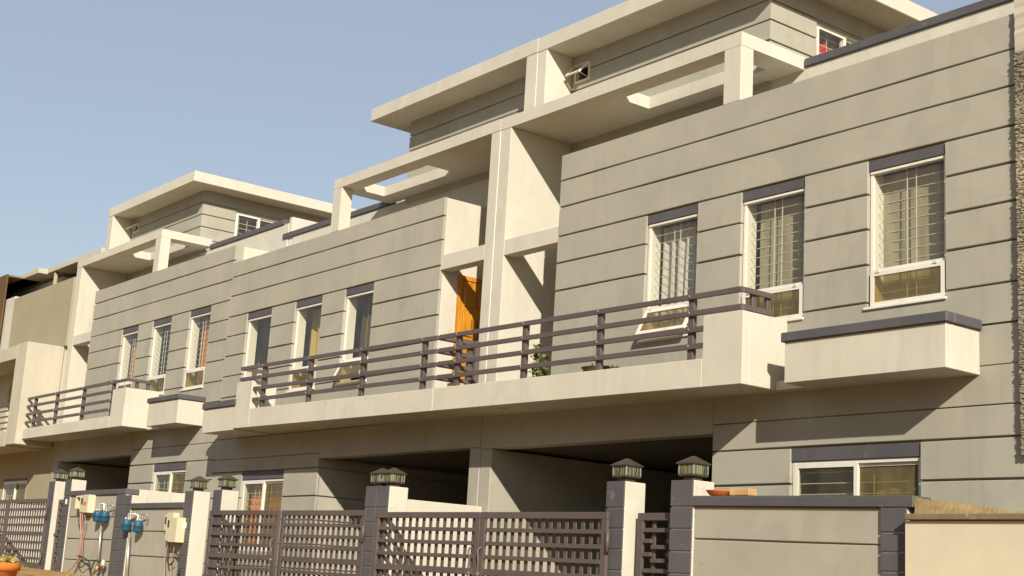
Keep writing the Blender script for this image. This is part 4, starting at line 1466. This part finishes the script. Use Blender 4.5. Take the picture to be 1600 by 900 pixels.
# ------------------------------------------------------------------ left-hand neighbours
D = thing('house', -18.0, 0, gz(-18), 'sand coloured house with a framed balcony, left of the grey houses', 'house')
gD = gz(-18) - 0.3
sxD = -15.43
grid_wall('wall', 'x', -22.4, sxD - 0.02, gD, 4.3, 0.03, 0.2, [(-18.5, -16.92, 2.5, 3.36)], TAN, D)
sliding_window(D, -18.5, -16.92, 3.36, 2.5, grille=True, lintel=0.05, d=0.0)
box('balcony_frame', -16.25, -15.6, -0.79, 0.02, 3.98, 6.19, SAND, D, 0.006)
box('balcony_frame', -20.8, -16.251, -0.79, 0.02, 5.87, 6.17, SAND, D, 0.006)
box('balcony_frame', -20.8, -16.251, -0.79, 0.02, 3.95, 4.28, SAND, D, 0.006)
box('balcony_frame', -20.8, -20.3, -0.79, 0.02, 4.281, 5.869, SAND, D, 0.006)
grid_wall('wall', 'x', -22.4, -15.595, 4.301, 6.20, 0.03, 0.2, [(-19.0, -17.0, 4.4, 5.6)], SAND, D)
box('window', -18.98, -17.02, 0.1, 0.12, 4.42, 5.58, GLASST, D, 0)
box('dark_room', -19.2, -16.8, 0.6, 0.65, 4.3, 5.7, ROOM, D, 0)
for k in range(5):
    box('railing_bar', -20.29, -16.26, -0.74, -0.715, 4.34 + k * 0.13, 4.375 + k * 0.13, RAIL, D, 0.003)
box('wall', -19.35, sxD, -0.02, 0.2, 6.191, 7.74, TAN, D, 0.01)
box('wall', -22.4, -19.352, -0.01, 0.2, 6.191, 7.80, CREAM, D, 0.006)
box('wall', -18.4, sxD, 0.95, 1.1, 6.2, 8.38, CARPORT_SHADE, D, 0)
box('wall', -22.4, -18.401, 0.75, 1.1, 6.2, 8.3, CREAM, D, 0)
w_ = grid_wall('window', 'x', -16.9, -15.7, 7.7, 8.25, 0.9, 0.948, [(-16.85, -16.32, 7.75, 8.2), (-16.28, -15.75, 7.75, 8.2)], FRAME, D)
box('pane', -16.849, -16.321, 0.92, 0.925, 7.751, 8.199, GLASST, w_, 0)
box('pane', -16.279, -15.751, 0.92, 0.925, 7.751, 8.199, GLASST, w_, 0)
w_ = grid_wall('window', 'x', -20.6, -18.9, 7.6, 8.1, 0.70, 0.748, [(-20.55, -19.77, 7.65, 8.05), (-19.73, -18.95, 7.65, 8.05)], FRAME, D)
box('pane', -20.549, -19.771, 0.72, 0.725, 7.651, 8.049, GLASST, w_, 0)
box('pane', -19.729, -18.951, 0.72, 0.725, 7.651, 8.049, GLASST, w_, 0)
tube('downpipe', [(-18.45, 0.6, 8.38), (-18.45, 0.6, 6.5)], 0.05, TAN, D, 8)
box('roof_slab', -19.6, -15.46, 0.52, 5.0, 8.39, 8.515, SAND, D, 0.008)
box('roof_slab', -22.4, -18.85, 0.30, 3.0, 8.37, 8.50, SAND, D, 0.008)
box('party_wall', -15.6, sxD - 0.003, 0.21, 7.5, gD, 7.7, SAND, D, 0)
F = thing('house', -23.5, -0.5, gz(-23), 'rust brown clad house projecting at the far left edge', 'house')
box('wall', -27.0, -22.42, 0.07, 6.0, gz(-23) - 0.5, 8.48, BROWN, F, 0.01)
box('cladding', -27.0, -19.93, -0.10, -0.055, 5.4, 8.42, BROWN, F, 0.006)
box('roof_slab', -27.0, -19.94, -0.054, 0.75, 8.37, 8.415, CONC, F, 0.006)

# ------------------------------------------------------------------ added terrace across the street
# unseen behind the camera; added to block low sky and deepen the shade
def added_opposite_house(x, n):
    y0 = -24.0
    z = gz(max(-40, min(25, x))) - 0.2
    h = thing('house', x, y0, z, 'added house across the street, unseen behind the viewer, blocking low sky', 'house', 'added houses across the street')
    w = 7.55
    box('wall', x - w / 2, x + w / 2, y0 - 9.0, y0, z - 0.3, z + 6.6, (TAN, SAND, GREY)[n % 3], h, 0.01)
    box('roof_slab', x - w / 2 - 0.0, x + w / 2, y0 - 9.0, y0 + 0.5, z + 6.602, z + 6.8, CREAM, h, 0.01)
    box('penthouse', x - w / 2 + 0.1, x + 0.6, y0 - 8.0, y0 - 1.6, z + 6.802, z + 8.3, GREY, h, 0.01)
    box('penthouse_roof', x - w / 2, x + 1.0, y0 - 8.2, y0 - 1.2, z + 8.302, z + 8.5, CREAM, h, 0.01)
    box('balcony', x - w / 2 + 0.1, x + 1.6, y0 + 0.002, y0 + 0.9, z + 3.0, z + 3.5, CREAM, h, 0.01)
    for (a, b_, c, d) in ((1.9, 2.8, 4.0, 5.4), (0.3, 1.2, 4.0, 5.4), (-2.9, -1.9, 3.6, 5.4), (1.6, 2.9, 1.2, 2.2)):
        f = box('window', x + a, x + b_, y0 + 0.002, y0 + 0.05, z + c, z + d, FRAME, h, 0.01)
        box('pane', x + a + 0.07, x + b_ - 0.07, y0 + 0.051, y0 + 0.056, z + c + 0.07, z + d - 0.07, BLACK, f, 0)
    box('garage_door', x - 3.1, x + 0.4, y0 + 0.002, y0 + 0.04, z, z + 2.3, GATEM, h, 0.01)


for n in range(10):
    added_opposite_house(-43 + n * 7.62, n)
